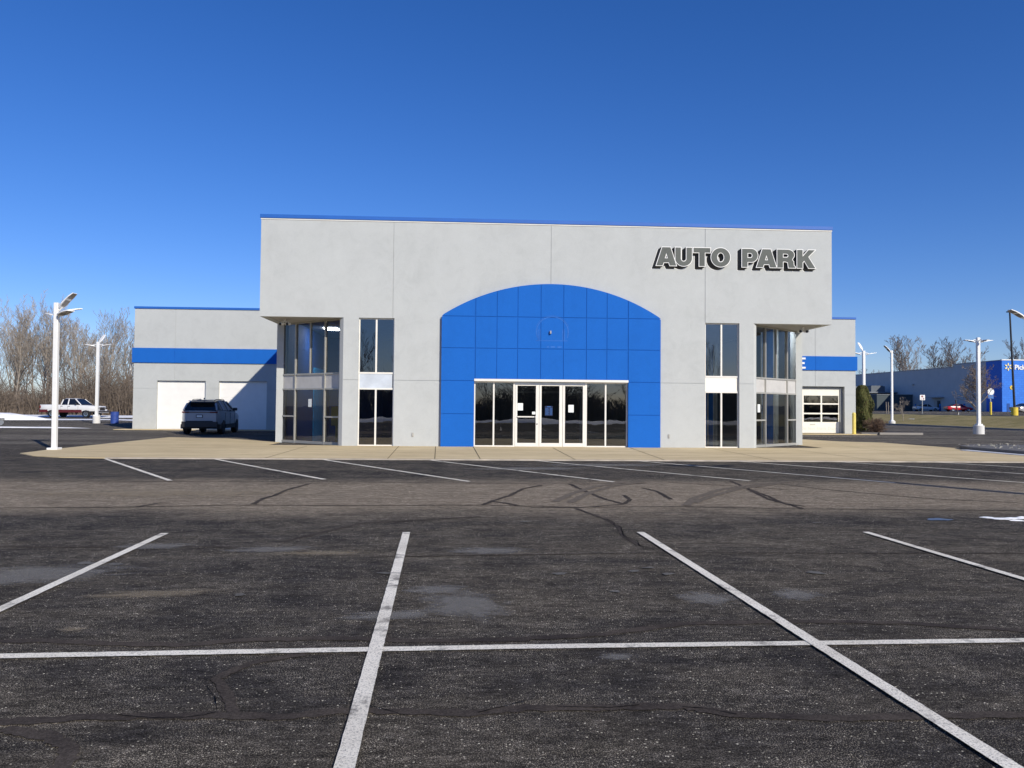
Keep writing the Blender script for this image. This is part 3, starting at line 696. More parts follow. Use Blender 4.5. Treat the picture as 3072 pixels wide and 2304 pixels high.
LX = [('A', 4.06, 4.84), ('U', 4.81, 5.46), ('T', 5.53, 6.19), ('O', 6.23, 6.98), ('P', 7.46, 8.08), ('A', 8.04, 8.83), ('R', 8.87, 9.60), ('K', 9.67, 10.39)]
for ch, x0, x1 in LX:
    wd, sp = GL[ch]; H = .71; k = (x1-x0)/wd; zb = 7.115
    if ch in 'OU': pass
    sp2 = [[(x*k, y*H) for x, y in q] for q in sp]
    m = curve_mesh(sp2, .012, .026); shift(m, x0, -.135, zb); let = m.build('sign_letter', LETTER_W, B)
    m = curve_mesh(sp2, .004, .0); shift(m, x0, -.153, zb); m.build('letter_face', LETTER_G, let)
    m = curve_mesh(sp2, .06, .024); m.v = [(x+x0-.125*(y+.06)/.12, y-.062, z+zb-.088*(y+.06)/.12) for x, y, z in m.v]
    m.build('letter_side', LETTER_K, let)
    m = curve_mesh(sp2, .001, .036); shift(m, x0-.128, -.0035, zb-.090); m.build('letter_rim', LETTER_W, let)

# ---- wings
def wing(side):
    s = side; ZT = 7.30; Y = 18.0
    if s < 0:
        X0, X1 = -23.37, -HW-.002; doors = [(-21.98, -19.10, 2.96), (-18.32, -15.45, 2.96)]; jx = -20.95
    else:
        X0, X1 = HW+.002, 21.38; doors = [(16.72, 20.66, 3.01)]; jx = 18.75
    xs_ = sorted([X0, X1, jx-.012, jx+.012]+[v for d in doors for v in d[:2]]); zs_ = sorted({0, 2.47-.011, 2.47+.011, doors[0][2], 4.03, 4.92, ZT})
    def dp(x, z):
        for a, b, zt in doors:
            if a < x < b and z < zt: return None
        if abs(x-jx) < .012: return .016
        if abs(z-2.47) < .011: return .016
        return 0
    m = grid_wall(xs_, zs_, dp, .30); m.v = [(x, y+Y, z) for x, y, z in m.v]
    wn = m.build('wing_wall', STUCCO, B)
    xe = X0 if s < 0 else X1
    q = MB(); q.box(*( (xe, xe+.3) if s < 0 else (xe-.3, xe)), Y+.301, Y+14, 0, ZT)
    if s < 0: q.box(xe+.301, X1, Y+13.7, Y+14, 0, ZT)
    else: q.box(X0, xe-.301, Y+13.7, Y+14, 0, ZT)
    q.build('wing_side_wall', STUCCO, B)
    q = MB(); q.box(min(X0, X1)+.31*(s < 0), max(X0, X1)-.31*(s > 0), Y+.31, Y+13.6, 6.9, 7.0); q.build('wing_roof', CONC, B)
    q = MB()
    if s < 0: q.box(xe-.04, X1-.001, Y-.045, Y+.33, ZT+.002, ZT+.13); q.box(xe-.04, xe+.33, Y+.331, Y+14, ZT+.002, ZT+.13)
    else: q.box(X0+.001, xe+.04, Y-.045, Y+.33, ZT+.002, ZT+.13); q.box(xe-.33, xe+.04, Y+.331, Y+14, ZT+.002, ZT+.13)
    q.build('wing_coping', BLUE_MT, B)
    q = MB(); e = xe-.09 if s < 0 else xe+.09
    a, b = (e, X1-.001) if s < 0 else (X0+.001, e)
    q.box(a, jx-.012, Y-.07, Y-.001, 4.03, 4.92); q.box(jx+.012, b, Y-.07, Y-.001, 4.03, 4.92); q.box(jx-.012, jx+.012, Y-.055, Y-.001, 4.03, 4.92)
    if s < 0: q.box(e, xe-.001, Y-.0005, Y+12, 4.03, 4.92)
    else: q.box(xe+.001, e, Y-.0005, Y+12, 4.03, 4.92)
    q.build('blue_stripe', BLUE_ST, B)
    for a, b, zt in doors:
        q = MB(); yd = Y+.17
        if s < 0:
            n_ = 6; hh = (zt-.05)/n_
            for k in range(n_): q.box(a+.03, b-.03, yd, yd+.04, .03+k*hh, .03+(k+1)*hh-.022)
            q.box(a+.03, b-.03, yd+.012, yd+.04, .03, zt-.03)
            g_ = q.build('garage_door', GARAGE, B)
            q = MB(); q.box(a+.001, a+.03, yd-.02, yd+.05, .005, zt-.01); q.box(b-.03, b-.001, yd-.02, yd+.05, .005, zt-.01); q.box(a+.031, b-.031, yd-.02, yd+.05, zt-.028, zt-.001); q.build('door_trim', GARAGE, g_)
        else:
            yd = Y+.29; cols = [16.80, 18.02, 19.22, 20.42]; cols = [16.82, 18.08, 19.28, 20.44]; rows = [(.75, 1.24), (1.33, 1.86), (1.95, 2.43)]; hw = .05
            q.box(16.75, 20.46, yd, yd+.05, .05, .75); q.box(16.75, 20.46, yd, yd+.05, 2.43, 2.88)
            q.box(16.75, 20.46, yd, yd+.05, 1.24, 1.33); q.box(16.75, 20.46, yd, yd+.05, 1.86, 1.95)
            for c_ in cols:
                for r0, r1 in rows: q.box(c_-hw if c_ > 17 else 16.75, min(c_+hw, 20.46), yd, yd+.05, r0+.0005, r1-.0005)
            q.box(16.75, 20.46, yd-.004, yd-.0005, .735, .75)
            g_ = q.build('garage_door', GARAGE_C, B); g_['label'] = 'white sectional garage door with three rows of windows'
            for k in range(3):
                for r0, r1 in rows:
                    p_ = MB(); p_.quad((cols[k]+hw, yd+.02, r0), (cols[k+1]-hw, yd+.02, r0), (cols[k+1]-hw, yd+.02, r1), (cols[k]+hw, yd+.02, r1)); p_.build('pane', GLASS, g_)
            q = MB(); q.box(20.47, 20.655, yd-.05, yd+.06, .0, 3.0); q.box(16.75, 20.469, yd-.05, yd+.06, 2.885, 3.0); q.build('door_trim', simple('grey door trim', (.30, .31, .31), .6), g_)
            q = MB(); q.box(18.55, 18.87, yd-.03, yd-.001, .56, .64); q.build('handle', simple('cream handle', (.6, .58, .5), .5), g_)
            m = curve_mesh(None, .002, .0, 'Please Do Not Block Door', .29, 1.12); x_ = max(v[0] for v in m.v)
            shift(m, 17.12, yd-.004, .24, sx=3.20/x_); m.build('door_lettering', simple('faded door lettering', (.66, .64, .56), .6, var=.05), g_)
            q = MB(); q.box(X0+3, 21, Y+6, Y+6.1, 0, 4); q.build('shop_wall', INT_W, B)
    if s > 0:
        # last letter of the wing lettering
        q = MB(); x0, x1, z0, z1, t = 17.66, 18.08, 4.12, 4.82, .115; y0, y1 = Y-.105, Y-.071
        q.prism_y([(x0, z0), (x1, z0), (x1, z0+t), (x0+t+.02, z0+t), (x0+t+.02, (z0+z1-t)/2), (x1-.06, (z0+z1-t)/2), (x1-.06, (z0+z1+t)/2), (x0+t+.02, (z0+z1+t)/2), (x0+t+.02, z1-t), (x1, z1-t), (x1, z1), (x0, z1)], y0, y1)
        q.build('sign_letter', WHITEP, B)
wing(-1); wing(1)

# ---- interior of the showroom
mb = MB(); mb.prism([(-8.1, .42), (-7.98, .301), (7.98, .301), (8.1, .42), (10.84, 2.80), (10.84, 20), (-10.84, 20), (-10.84, 2.80)], -.01, .03); mb.build('showroom_floor', FLOOR_M, B)
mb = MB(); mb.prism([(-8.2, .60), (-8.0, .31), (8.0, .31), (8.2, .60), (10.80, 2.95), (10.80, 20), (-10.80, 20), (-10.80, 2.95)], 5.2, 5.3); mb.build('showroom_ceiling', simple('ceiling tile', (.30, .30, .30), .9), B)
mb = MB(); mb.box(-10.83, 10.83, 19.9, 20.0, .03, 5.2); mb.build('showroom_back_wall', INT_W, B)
mb = MB(); mb.box(-10.84, -4.5, 13.0, 13.1, .03, 5.19); mb.box(-4.6, -4.5, 13.11, 19.8, .03, 5.19); mb.box(-7.98, -7.9, 4.0, 12.99, .03, 5.19); mb.build('partition_and_light_screen', INT_DB, B)  # last wall, along the left bay, is added to hold its lamp light in
mb = MB(); mb.box(-9.6, -8.9, 6.9, 7.0, .6, 1.5); mb.box(-9.4, -9.1, 6.92, 6.98, .03, .6); mb.build('display_stand', simple('faded yellow stand', (.45, .36, .12), .6), B)
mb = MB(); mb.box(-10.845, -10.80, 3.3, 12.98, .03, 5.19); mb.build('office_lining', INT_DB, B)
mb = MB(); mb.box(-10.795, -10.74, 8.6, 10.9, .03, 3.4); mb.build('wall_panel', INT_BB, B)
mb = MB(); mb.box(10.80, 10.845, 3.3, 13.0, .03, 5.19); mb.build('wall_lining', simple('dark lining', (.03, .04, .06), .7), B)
mb = MB(); mb.box(10.70, 10.795, 4.75, 6.1, .03, 5.19); pb_ = mb.build('blue_pilaster', INT_B, B)
for y_ in (4.45, 4.62, 6.12):
    mb = MB(); mb.box(10.66, 10.795, y_, y_+.10, .03, 5.19); mb.build('pilaster_trim', INT_WH, pb_)
for y in (13.6,):
    mb = MB(); mb.box(10.1, 10.83, y, y+.7, .03, 5.19); c_ = mb.build('blue_pilaster', INT_B, B)
    mb = MB()
    for x in (10.06, 10.40, 10.74): mb.box(x, x+.07, y-.05, y-.001, .03, 5.19)
    mb.build('pilaster_trim', INT_WH, c_)
mb = MB(); mb.box(8.2, 8.35, 9.0, 9.4, .03, 5.19); im_ = simple('interior frame', (.3, .3, .29), .5); mb.build('interior_mullion', im_, B); mb = MB(); mb.box(-1.2, -1.1, 6.0, 6.1, .03, 2.2); mb.box(2.0, 2.1, 6.0, 6.1, .03, 2.2); mb.box(-1.2, 2.1, 6.0, 6.1, 2.2, 2.3); mb.build('inner_door_frame', im_, B)
mb = MB(); mb.box(11.0-.9, 10.8, 16.0, 16.1, .3, 3.2); mb.build('interior_screen', INT_WH, B)
dp_ = MB(); dp_.box(11.35-2.9, 10.0, 15.2, 15.28, .25, 3.3); dpo = dp_.build('wheel_display_board', simple('cream board', (.62, .62, .5), .6), B)
for i in range(2):
    for j in range(3):
        mb = MB(); mb.lathe([(.29, 0), (.30, .10), (.12, .11)], (8.85+i*.72, 15.08, .85+j*.95), 'y', 24); mb.build('display_wheel', DKPLASTIC, dpo)
m_em = NT('lit ceiling and fill panel'); m_em.b.inputs['Emission Color'].default_value = (.9, .95, 1, 1); m_em.b.inputs['Emission Strength'].default_value = 26.0
for x, y in ((-9.72, 7.3), (10.05, 2.95), (4.5, 12)):  # first is a real lamp; the hidden other two are added fill light
    mb = MB(); mb.box(x-.3, x+.3, y-.45, y+.45, 5.15, 5.199); mb.build('ceiling_and_fill_light', m_em.m, B)

# ------------------------------------------------------------------ lamp posts
def lamp_head(parent, M, scale=1.0):
    """slab shaped head, local +x outward, mounted at origin"""
    mb = MB(); n = 8
    top = []
    for i in range(n+1):
        t = i/n; x = .10+.66*t; z = .10*math.sin(t*PI*.55)*.6+.02*t; hw = .17*(1-.25*max(0, t-.75)/.25)*(0.65+.35*min(1, t*4)); th = .06*(1-.5*t)
        top.append((x, hw, z, th))
    for i, (x, hw, z, th) in enumerate(top):
        mb.v += [(x, -hw, z), (x, hw, z), (x, hw*.9, z+th), (x, -hw*.9, z+th)]
    for i in range(n):
        a = i*4
        for q in ((0, 1, 5, 4), (1, 2, 6, 5), (2, 3, 7, 6), (3, 0, 4, 7)): mb.f.append(tuple(a+k for k in q))
    mb.f += [(3, 2, 1, 0), tuple(n*4+k for k in range(4))]
    st = len(mb.v); mb.tube([(0, 0, 0), (.14, 0, .03)], .045, 10); mb.xf(M); h = mb.build('lamp_head', STEELW, parent)
    q = MB()
    for a, b in ((1, 4), (5, 8)):
        x0, hw0, z0, _ = top[a]; x1, hw1, z1, _ = top[b]
        q.quad((x0, -hw0*.8, z0-.006), (x0, hw0*.8, z0-.006), (x1, hw1*.8, z1-.006-.0), (x1, -hw1*.8, z1-.006))
    q.xf(M); q.build('lens', LENS, h); return h
def HM(z, az, tilt, off=.1, s=1.0):
    return Matrix.Translation((0, 0, z)) @ Matrix.Rotation(R(az), 4, 'Z') @ Matrix.Translation((off, 0, 0)) @ Matrix.Rotation(R(-tilt), 4, 'Y') @ Matrix.Scale(s, 4)
def lamp_post(x, y, H, heads, base, label, w_=.19, z=0.0, lean=0, rz=0, group='white lamp posts round the lots'):
    L = thing('lamp_post', label, 'lamp post', (x, y, z), rz, group)
    L.rotation_euler = (0, R(lean), rz)
    mb = MB(); z0 = base[1] if base else .03
    mb.box(-w_/2, w_/2, -w_/2, w_/2, z0, H); mb.build('pole', STEELW, L, bevel=.02)
    if base:
        q = MB(); q.lathe([(base[0], -.05), (base[0], base[1]-.02), (base[0]-.02, base[1])], n=24); q.build('base', CONC_W, L, smooth=False)
        q = MB(); q.box(-w_*.85, w_*.85, -w_*.85, w_*.85, base[1]-.001, base[1]+.10); q.build('base_cover', STEELW, L)
    else:
        q = MB(); q.box(-w_*1.1, w_*1.1, -w_*1.1, w_*1.1, .0, .09); q.build('base_cover', STEELW, L, bevel=.01)
    for (az, tilt, hz, sc) in heads:
        hz2 = hz
        if tilt < 15 and base:
            q = MB(); c, s_ = math.cos(R(az)), math.sin(R(az))
            q.tube([(c*w_*.4, s_*w_*.4, hz+.12), (c*(w_*.5+.18), s_*(w_*.5+.18), hz+.14), (c*(w_*.5+.34), s_*(w_*.5+.34), hz+.05)], .03, 8); q.build('arm', STEELW, L)
            lamp_head(L, HM(hz, az, tilt, w_/2+.12, sc))
        else: lamp_head(L, HM(hz, az, tilt, w_/2, sc))
    return L
lamp_post(-16.78, -3.4, 4.87, [(-4, 40, 4.62, 1.0), (-32, 4, 4.42, .95), (150, 5, 4.45, .6), (40, 8, 4.55, .9)], None, 'square white lamp post on the left corner of the tan pavement', w_=.15, lean=-.45)
lamp_post(19.52, .45, 5.45, [(180, 22, 5.30, 1.0), (0, 22, 5.3, 1.0)], None, 'white lamp post on the stone island, its lit head jutting into the photo', w_=.17)
lamp_post(-31.85, 31.6, 6.3, [(180, 3, 5.95, 1.0), (0, 3, 5.95, 1.0), (60, 50, 6.25, 1.0)], (.27, .56), 'white triple headed lamp post on a drum base beside the blue barrel', w_=.21)
lamp_post(-33.3, 20.0, 6.2, [(0, 8, 5.98, 1.0), (180, 3, 5.98, 1.0)], (.27, .56), 'white lamp post with only its head showing at the far left edge', w_=.21)
lamp_post(-48.3, 76, 7.7, [(180, 20, 7.6, 1.0), (60, 30, 7.7, 1.0)], (.4, .5), 'thin white lamp post by the snow just left of the garage wing', w_=.28)
lamp_post(28.25, 30, 6.25, [(180, 3, 5.95, 1.05), (0, 3, 5.95, 1.05), (120, 55, 6.25, 1.0)], (.27, .56), 'white triple headed lamp post rising behind the evergreen shrubs', w_=.2)
lamp_post(42.0, 50.2, 7.9, [(180, 40, 7.65, 1.35)], (.33, .35), 'slim white lamp post with a single raised head at the foot of the grass', w_=.2)
lamp_post(30.65, 19.7, 6.42, [(180, 2, 6.12, 1.0), (0, 2, 6.12, 1.0), (-80, 2, 6.12, .8), (90, 2, 6.12, .8)], (.33, .58), 'white lamp post with level heads on a broad white drum in front of the bank', w_=.20)
lamp_post(8.75, -17.85, 6.3, [(180, 3, 5.95, 1.0), (0, 3, 5.95, 1.0)], (.27, .56), 'white lamp post standing past the right edge whose shadow crosses the lot', w_=.2)
# black pole of the store lot
bp = thing('lamp_post', 'tall black lamp pole on a yellow drum beside the silver car', 'lamp post', (59.6, 55.6, terrain(59.6, 0)))
mb = MB(); mb.tube([(0, 0, .85), (-.45, 0, 11.9)], [.13, .09], 10); mb.build('pole', DKPLASTIC, bp)
mb = MB(); mb.lathe([(.36, -.3), (.36, .9), (.33, .93)], n=20); mb.build('base', YELLOW, bp)
mb = MB(); mb.box(-.75, -.15, -.2, .2, 11.9, 12.02); mb.build('lamp_head', DKPLASTIC, bp)

# ------------------------------------------------------------------ vehicles (local +x = forward)
def lerp_tab(tab, x):
    for (a, va), (b, vb) in zip(tab[:-1], tab[1:]):
        if x <= b: return va+(vb-va)*(x-a)/(b-a) if b > a else vb
    return tab[-1][1]
def wheel(parent, x, y, r, w_, side, rimc=None):
    mb = MB(); mb.lathe([(r*.6, -w_/2), (r*.93, -w_/2), (r, -w_*.32), (r, w_*.32), (r*.93, w_/2), (r*.6, w_/2)], (x, y, r), 'y', 22)
    t = mb.build('wheel', BLACK, parent, smooth=False)
    q = MB(); yo = y+side*(w_/2-.015); q.lathe([(r*.62, 0), (r*.60, side*.02), (r*.2, side*.012), (r*.16, side*.03)], (x, yo, r), 'y', 18)
    q.build('rim', rimc or CHROME, t)
def car(name, label, cat, loc, rz, body, belt, base, roof, L, W, wheels, rw, group=None, low=None, lowz=None, arch=None, inner=.80, rim=None, rear_glass=True, cladding=0.0, extra=None, ghx=None):
    """belt/base/roof: tables of (x, z). ghx: (x0,x1) extent of glasshouse"""
    T = thing(name, label, cat, loc, rz, group)
    xs_ = [-L/2+L*i/36 for i in range(37)]
    def hw(x):
        e = abs(x)/(L/2); return W/2*(1-.16*max(0, (e-.72)/.28)**2)
    mb = MB(); N = 11
    for x in xs_:
        h, zb, zt = hw(x), lerp_tab(base, x), lerp_tab(belt, x)
        e = max(0, (abs(x)/(L/2)-.9)/.1); zt2 = zt
        sec = [(h*.80, zb), (h*.97, zb+.10), (h, zb+(zt-zb)*.45), (h*.985, zb+(zt-zb)*.75), (h*.93, zt-.03), (h*.86, zt)]
        pts = [(-a, b) for a, b in sec] + [(0, zt+.015)] + [(a, b) for a, b in sec[::-1]]
        N = len(pts); mb.v += [(x, a, b) for a, b in pts]
    for i in range(36):
        for k in range(N-1): a = i*N+k; mb.f.append((a, a+1, a+N+1, a+N))
        mb.f.append((i*N+N-1, i*N, (i+1)*N, (i+1)*N+N-1))
    mb.f.append(tuple(range(N-1, -1, -1))); mb.f.append(tuple(36*N+k for k in range(N)))
    bd = mb.build('body', body, T, smooth=True)
    bd.modifiers.new('edge', 'EDGE_SPLIT').split_angle = R(38)
    # glasshouse
    g0, g1 = ghx; mb = MB(); rf = MB(); pi_ = MB(); M_ = 16; st = []
    for i in range(M_+1):
        x = g0+(g1-g0)*i/M_; zb = lerp_tab(belt, x)-.01; zr = max(zb+.012, lerp_tab(roof, x)); h = hw(x)*.92; f = (zr-zb)/.62
        hr = h*(1-extra.get('tumble', .20)*min(1.1, f)); st.append((x, zb, zr, h, hr))
        mb.v += [(x, -h, zb), (x, -hr, zr-.03*min(1, f)), (x, -hr*.86, zr), (x, hr*.86, zr), (x, hr, zr-.03*min(1, f)), (x, h, zb)]
    for i in range(M_):
        for k in range(5): a = i*6+k; mb.f.append((a, a+6, a+7, a+1))
    mb.f += [(0, 1, 2, 3, 4, 5), tuple(M_*6+k for k in (5, 4, 3, 2, 1, 0))]
    mb.build('windows', GLASS_CAR, T, smooth=False)
    top = max(s_[2] for s_ in st); full = [s_ for s_ in st if s_[2] > top-.11]
    for i, (x, zb, zr, h, hr) in enumerate(full):
        rf.v += [(x, -hr*1.01, zr-.045), (x, -hr*.87, zr+.012), (x, 0, zr+.03), (x, hr*.87, zr+.012), (x, hr*1.01, zr-.045)]
        if i:
            for k in range(4): a = (i-1)*5+k; rf.f.append((a, a+5, a+6, a+1))
    rf.build('roof', body, T, smooth=True)
    # pillars
    def edge(x, s_):
        zb = lerp_tab(belt, x)-.01; zr = max(zb+.012, lerp_tab(roof, x)); f = (zr-zb)/.62; h = hw(x)*.92; return h, h*(1-extra.get('tumble', .20)*min(1.1, f)), zb, zr
    for s_ in (-1, 1):
        for xa, xb_ in extra['pillars']:
            ha, _, za, _ = edge(xa, 0); hb, hrb, zbb, zr = edge(xb_, 0)
            pi_ = MB(); pi_.tube([(xa, s_*(ha+.004), za), (xb_, s_*(hrb+.004), zr-.03)], extra.get('pw', .045), 6); pi_.build('pillar', body, T)
    for (x, r) in wheels:
        for s_ in (-1, 1):
            y = s_*(W/2-rw/2-.0); wheel(T, x, y, r, rw, s_, rim)
    # wheel arches
    mb = MB()
    for x, r in wheels:
        for s_ in (-1, 1):
            P = [(x+(r+.055)*math.cos(R(a)), r+(r+.055)*math.sin(R(a))) for a in range(-20, 201, 20)]
            y0, y1 = sorted((s_*(W/2-.10), s_*(W/2-.022))); mb.prism_y(P, y0, y1)
    mb.build('wheel_arch', arch or DKPLASTIC, T)
    if low:
        q = MB(); h = W/2
        for x0, x1 in lowz['x']:
            q.box(x0, x1, -h-.006, h+.006, lowz['z'][0], lowz['z'][1])
        q.build('lower_panel', low, T)
    # mirrors
    xm = extra['mirror']; q = MB(); zb = lerp_tab(belt, xm)
    for s_ in (-1, 1): y0, y1 = sorted((s_*(W/2-.06), s_*(W/2+.16))); q.box(xm-.05, xm+.07, y0, y1, zb+.02, zb+.17)
    q.build('mirror', extra.get('mirror_mat', body), T, bevel=.02)
    # lamps
    for nm, mt, x, zc, zh in (('tail_light', RED_L, -L/2, extra['tail'][0], extra['tail'][1]), ('headlight', extra.get('hl', CHROME), L/2, extra['head'][0], extra['head'][1])):
        for s_ in (-1, 1):
            q = MB(); y0, y1 = sorted((s_*(W/2*.52), s_*(W/2*.88))); x0, x1 = sorted((x-.012*(1 if x > 0 else -1)*-1, x-.14*(1 if x > 0 else -1)))
            q.box(x0, x1, y0, y1, zc-zh/2, zc+zh/2); q.build(nm, mt, T, bevel=.01)
    # door seams and handles
    q = MB()
    for s_ in (-1, 1):
        for xd in extra['seams']:
            zt = lerp_tab(belt, xd); zb = lerp_tab(base, xd); y0, y1 = sorted((s_*(W/2*.99), s_*(W/2+.004))); q.box(xd, xd+.012, y0, y1, zb+.12, zt-.12)
    q.build('door_seam', DKPLASTIC, T)
    q = MB()
    for s_ in (-1, 1):
        for xd in extra['seams'][1:]:
            zt = lerp_tab(belt, xd); y0, y1 = sorted((s_*(W/2-.01), s_*(W/2+.03))); q.box(xd+.08, xd+.26, y0, y1, zt-.17, zt-.14)
    q.build('door_handle', extra.get('handle', body), T)
    q = MB(); h = hw(L/2)
    q.box(L/2-.06, L/2+.012, -h*.5, h*.5, extra['grille'][0], extra['grille'][1]); q.box(-L/2-.004, -L/2+.05, -h*.8, h*.8, lerp_tab(base, -L/2)+.02, lerp_tab(base, -L/2)+.16)
    q.build('grille', DKPLASTIC, T)
    return T
WHITE_CAR = paint('white car paint', (.62, .64, .66)); RED_CAR = paint('red car paint', (.50, .008, .015)); SILVER_CAR = paint('silver car paint', (.42, .41, .39), .3, .4)
# SUV: rear towards the camera
SL = 4.85; SUV_P = paint('pale grey car paint', (.36, .38, .40))
suv = car('parked_suv', 'light grey estate car with black lower trim parked facing the left garage doors', 'car', (-16.98, 12.75, 0), R(94), SUV_P,
    [(-SL/2, 1.20), (-2.2, 1.27), (1.05, 1.19), (1.3, 1.15), (2.2, 1.02), (SL/2, .84)], [(-SL/2, .55), (-2.0, .40), (-1.4, .30), (1.6, .28), (SL/2, .42)],
    [(-SL/2, 1.2), (-2.36, 1.26), (-2.0, 1.64), (-1.8, 1.74), (-.2, 1.80), (.35, 1.74), (1.25, 1.12), (3, 1.1)], SL, 1.95,
    [(-1.48, .385), (1.50, .385)], .26, low=DKPLASTIC, lowz=dict(x=[(-2.18, -1.93), (-1.05, 1.06)], z=(.30, .52)), ghx=(-2.37, 1.22), rim=DKPLASTIC,
    extra=dict(pillars=[(1.2, .40), (-.15, -.12), (-1.25, -1.22), (-2.30, -2.03)], mirror=.78, mirror_mat=DKPLASTIC, tail=(1.14, .07), head=(.86, .14), seams=[.95, -.10, -1.15], grille=(.55, .85), pw=.06, tumble=.36))
q = MB(); q.box(-SL/2-.02, -SL/2+.10, -.88, .88, .36, .67); q.build('rear_bumper', DKPLASTIC, suv, bevel=.03)
q = MB(); q.box(-SL/2-.012, -SL/2+.02, -.84, .84, 1.12, 1.16); q.build('light_bar', simple('dark tail bar', (.06, .004, .004), .2), suv)
q = MB(); q.box(-SL/2-.022, -SL/2+.01, -.17, .17, .86, 1.02); pl = q.build('number_plate', DKPLASTIC, suv)
q = MB(); q.box(-SL/2-.026, -SL/2-.0225, -.13, .13, .89, .99); q.build('plate_face', PAPER, pl)
q = MB(); q.box(-SL/2+.18, -SL/2+.46, -.60, .60, 1.70, 1.735); q.build('rear_spoiler', SUV_P, suv, bevel=.01)
for s_ in (-1, 1):
    q = MB(); q.tube([(-1.7, s_*.56, 1.76), (-1.5, s_*.56, 1.80), (-.1, s_*.56, 1.825), (.1, s_*.56, 1.79)], .016, 6); q.build('roof_rail', DKPLASTIC, suv)
q = MB(); q.prism_y([(-1.66, 1.80), (-1.5, 1.80), (-1.62, 1.88)], -.02, .02); q.build('antenna', DKPLASTIC, suv)
q = MB(); q.box(-SL/2-.03, -SL/2-.004, -.02, .28, 1.30, 1.315); q.build('wiper', DKPLASTIC, suv)
# pickup truck
TL = 6.35
tr = car('pickup_truck', 'white pickup truck with a maroon lower body parked by the woods', 'pickup truck', (-44.9, 54.4, 0), R(-8), paint('white truck paint', (.74, .74, .73)),
    [(-TL/2, 1.36), (.95, 1.36), (1.5, 1.33), (2.0, 1.30), (TL/2-.15, 1.22), (TL/2, 1.02)], [(-TL/2, .68), (-2.0, .58), (1.6, .58), (TL/2, .62)],
    [(-.85, 1.37), (-.82, 1.38), (-.66, 1.93), (-.4, 2.0), (.55, 2.0), (.75, 1.96), (1.5, 1.36), (4, 1.3)], TL, 2.03,
    [(-1.75, .41), (2.02, .41)], .30, low=paint('maroon truck paint', (.10, .008, .015)), lowz=dict(x=[(-TL/2+.02, -2.22), (-1.27, 1.54)], z=(.55, .84)), ghx=(-.85, 1.48),
    extra=dict(pillars=[(1.45, .72), (.0, .0), (-.76, -.62)], mirror=.95, mirror_mat=DKPLASTIC, tail=(1.1, .3), head=(1.0, .22), seams=[1.15, 0.0, -.80], grille=(.78, 1.12), handle=DKPLASTIC, pw=.06))
q = MB(); q.box(TL/2-.12, TL/2+.16, -.98, .98, .52, .76); q.build('front_bumper', CHROME, tr, bevel=.04)
q = MB(); q.box(-TL/2-.14, -TL/2+.02, -.95, .95, .55, .74); q.build('rear_bumper', CHROME, tr, bevel=.03)
q = MB()
for k in range(3): q.box(TL/2+.013, TL/2+.03, -.48, .48, .84+k*.09, .87+k*.09)
q.build('grille_bars', CHROME, tr)
q = MB(); q.box(-TL/2+.1, -1.0, -.85, .85, 1.371, 1.376); q.build('truck_bed', DKPLASTIC, tr)
# sedans
def sedan(label, loc, rz, m, L=4.6, cat='car', group=None):
    return car('parked_car', label, cat, loc, rz, m,
    [(-L/2, .92), (-1.9, 1.0), (-1.2, .96), (.8, .92), (1.0, .91), (1.9, .80), (L/2, .62)], [(-L/2, .42), (-1.9, .25), (1.8, .22), (L/2, .34)],
    [(-1.95, .97), (-1.5, 1.12), (-.85, 1.38), (-.3, 1.44), (.25, 1.41), (1.15, .92), (3, .9)], L, 1.82,
    [(-1.42, .33), (1.40, .33)], .22, ghx=(-1.75, 1.08), group=group,
    extra=dict(pillars=[(1.05, .28), (-.12, -.10), (-1.5, -.88)], mirror=.72, tail=(.80, .13), head=(.66, .12), seams=[.85, -.12, -1.05], grille=(.36, .56)))
sedan('red saloon car parked nose to the store wall', (89.3, 110.9, terrain(89.3, 0)), R(-4), RED_CAR, 4.75)
sedan('white saloon car parked beside the red one', (88.9, 120.5, terrain(88.9, 0)), R(-4), WHITE_CAR, 4.7)
sedan('silver saloon car behind the yellow pole drum at the right edge', (70.0, 67.0, terrain(70, 0)), R(12), SILVER_CAR, 4.9)
sedan('silver car nosing in at the far left edge', (-30.4, 12.7, 0), R(-8), paint('blue silver paint', (.36, .39, .44), .3, .4), 4.6)

# ------------------------------------------------------------------ small things
bar = thing('barrel', 'blue steel barrel standing on the lot near the garage wing', 'barrel', (-30.4, 31.4, 0))
mb = MB(); mb.lathe([(.29, 0), (.30, .02), (.29, .03), (.29, .28), (.305, .30), (.29, .32), (.29, .58), (.305, .60), (.29, .62), (.29, .86), (.30, .88), (.30, .90), (.27, .90), (.27, .87)], n=28)
mb.build('drum', simple('blue barrel paint', (.03, .07, .30), .5, var=.2), bar)
mb = MB(); mb.lathe([(.08, .871), (.09, .885)], n=12); mb.build('lid_bung', DKPLASTIC, bar)
bo = thing('bollard', 'yellow bollard guarding the right garage door', 'bollard', (20.93, 17.35, 0))
mb = MB(); mb.lathe([(.11, 0), (.11, 1.28), (.09, 1.35), (.03, 1.38)], n=20); mb.build('post', simple('pale yellow paint', (.80, .66, .16), .5, var=.1, scale=6), bo)
mb = MB(); mb.lathe([(.135, .03), (.135, .06)], n=20); mb.build('foot', YELLOW, bo)
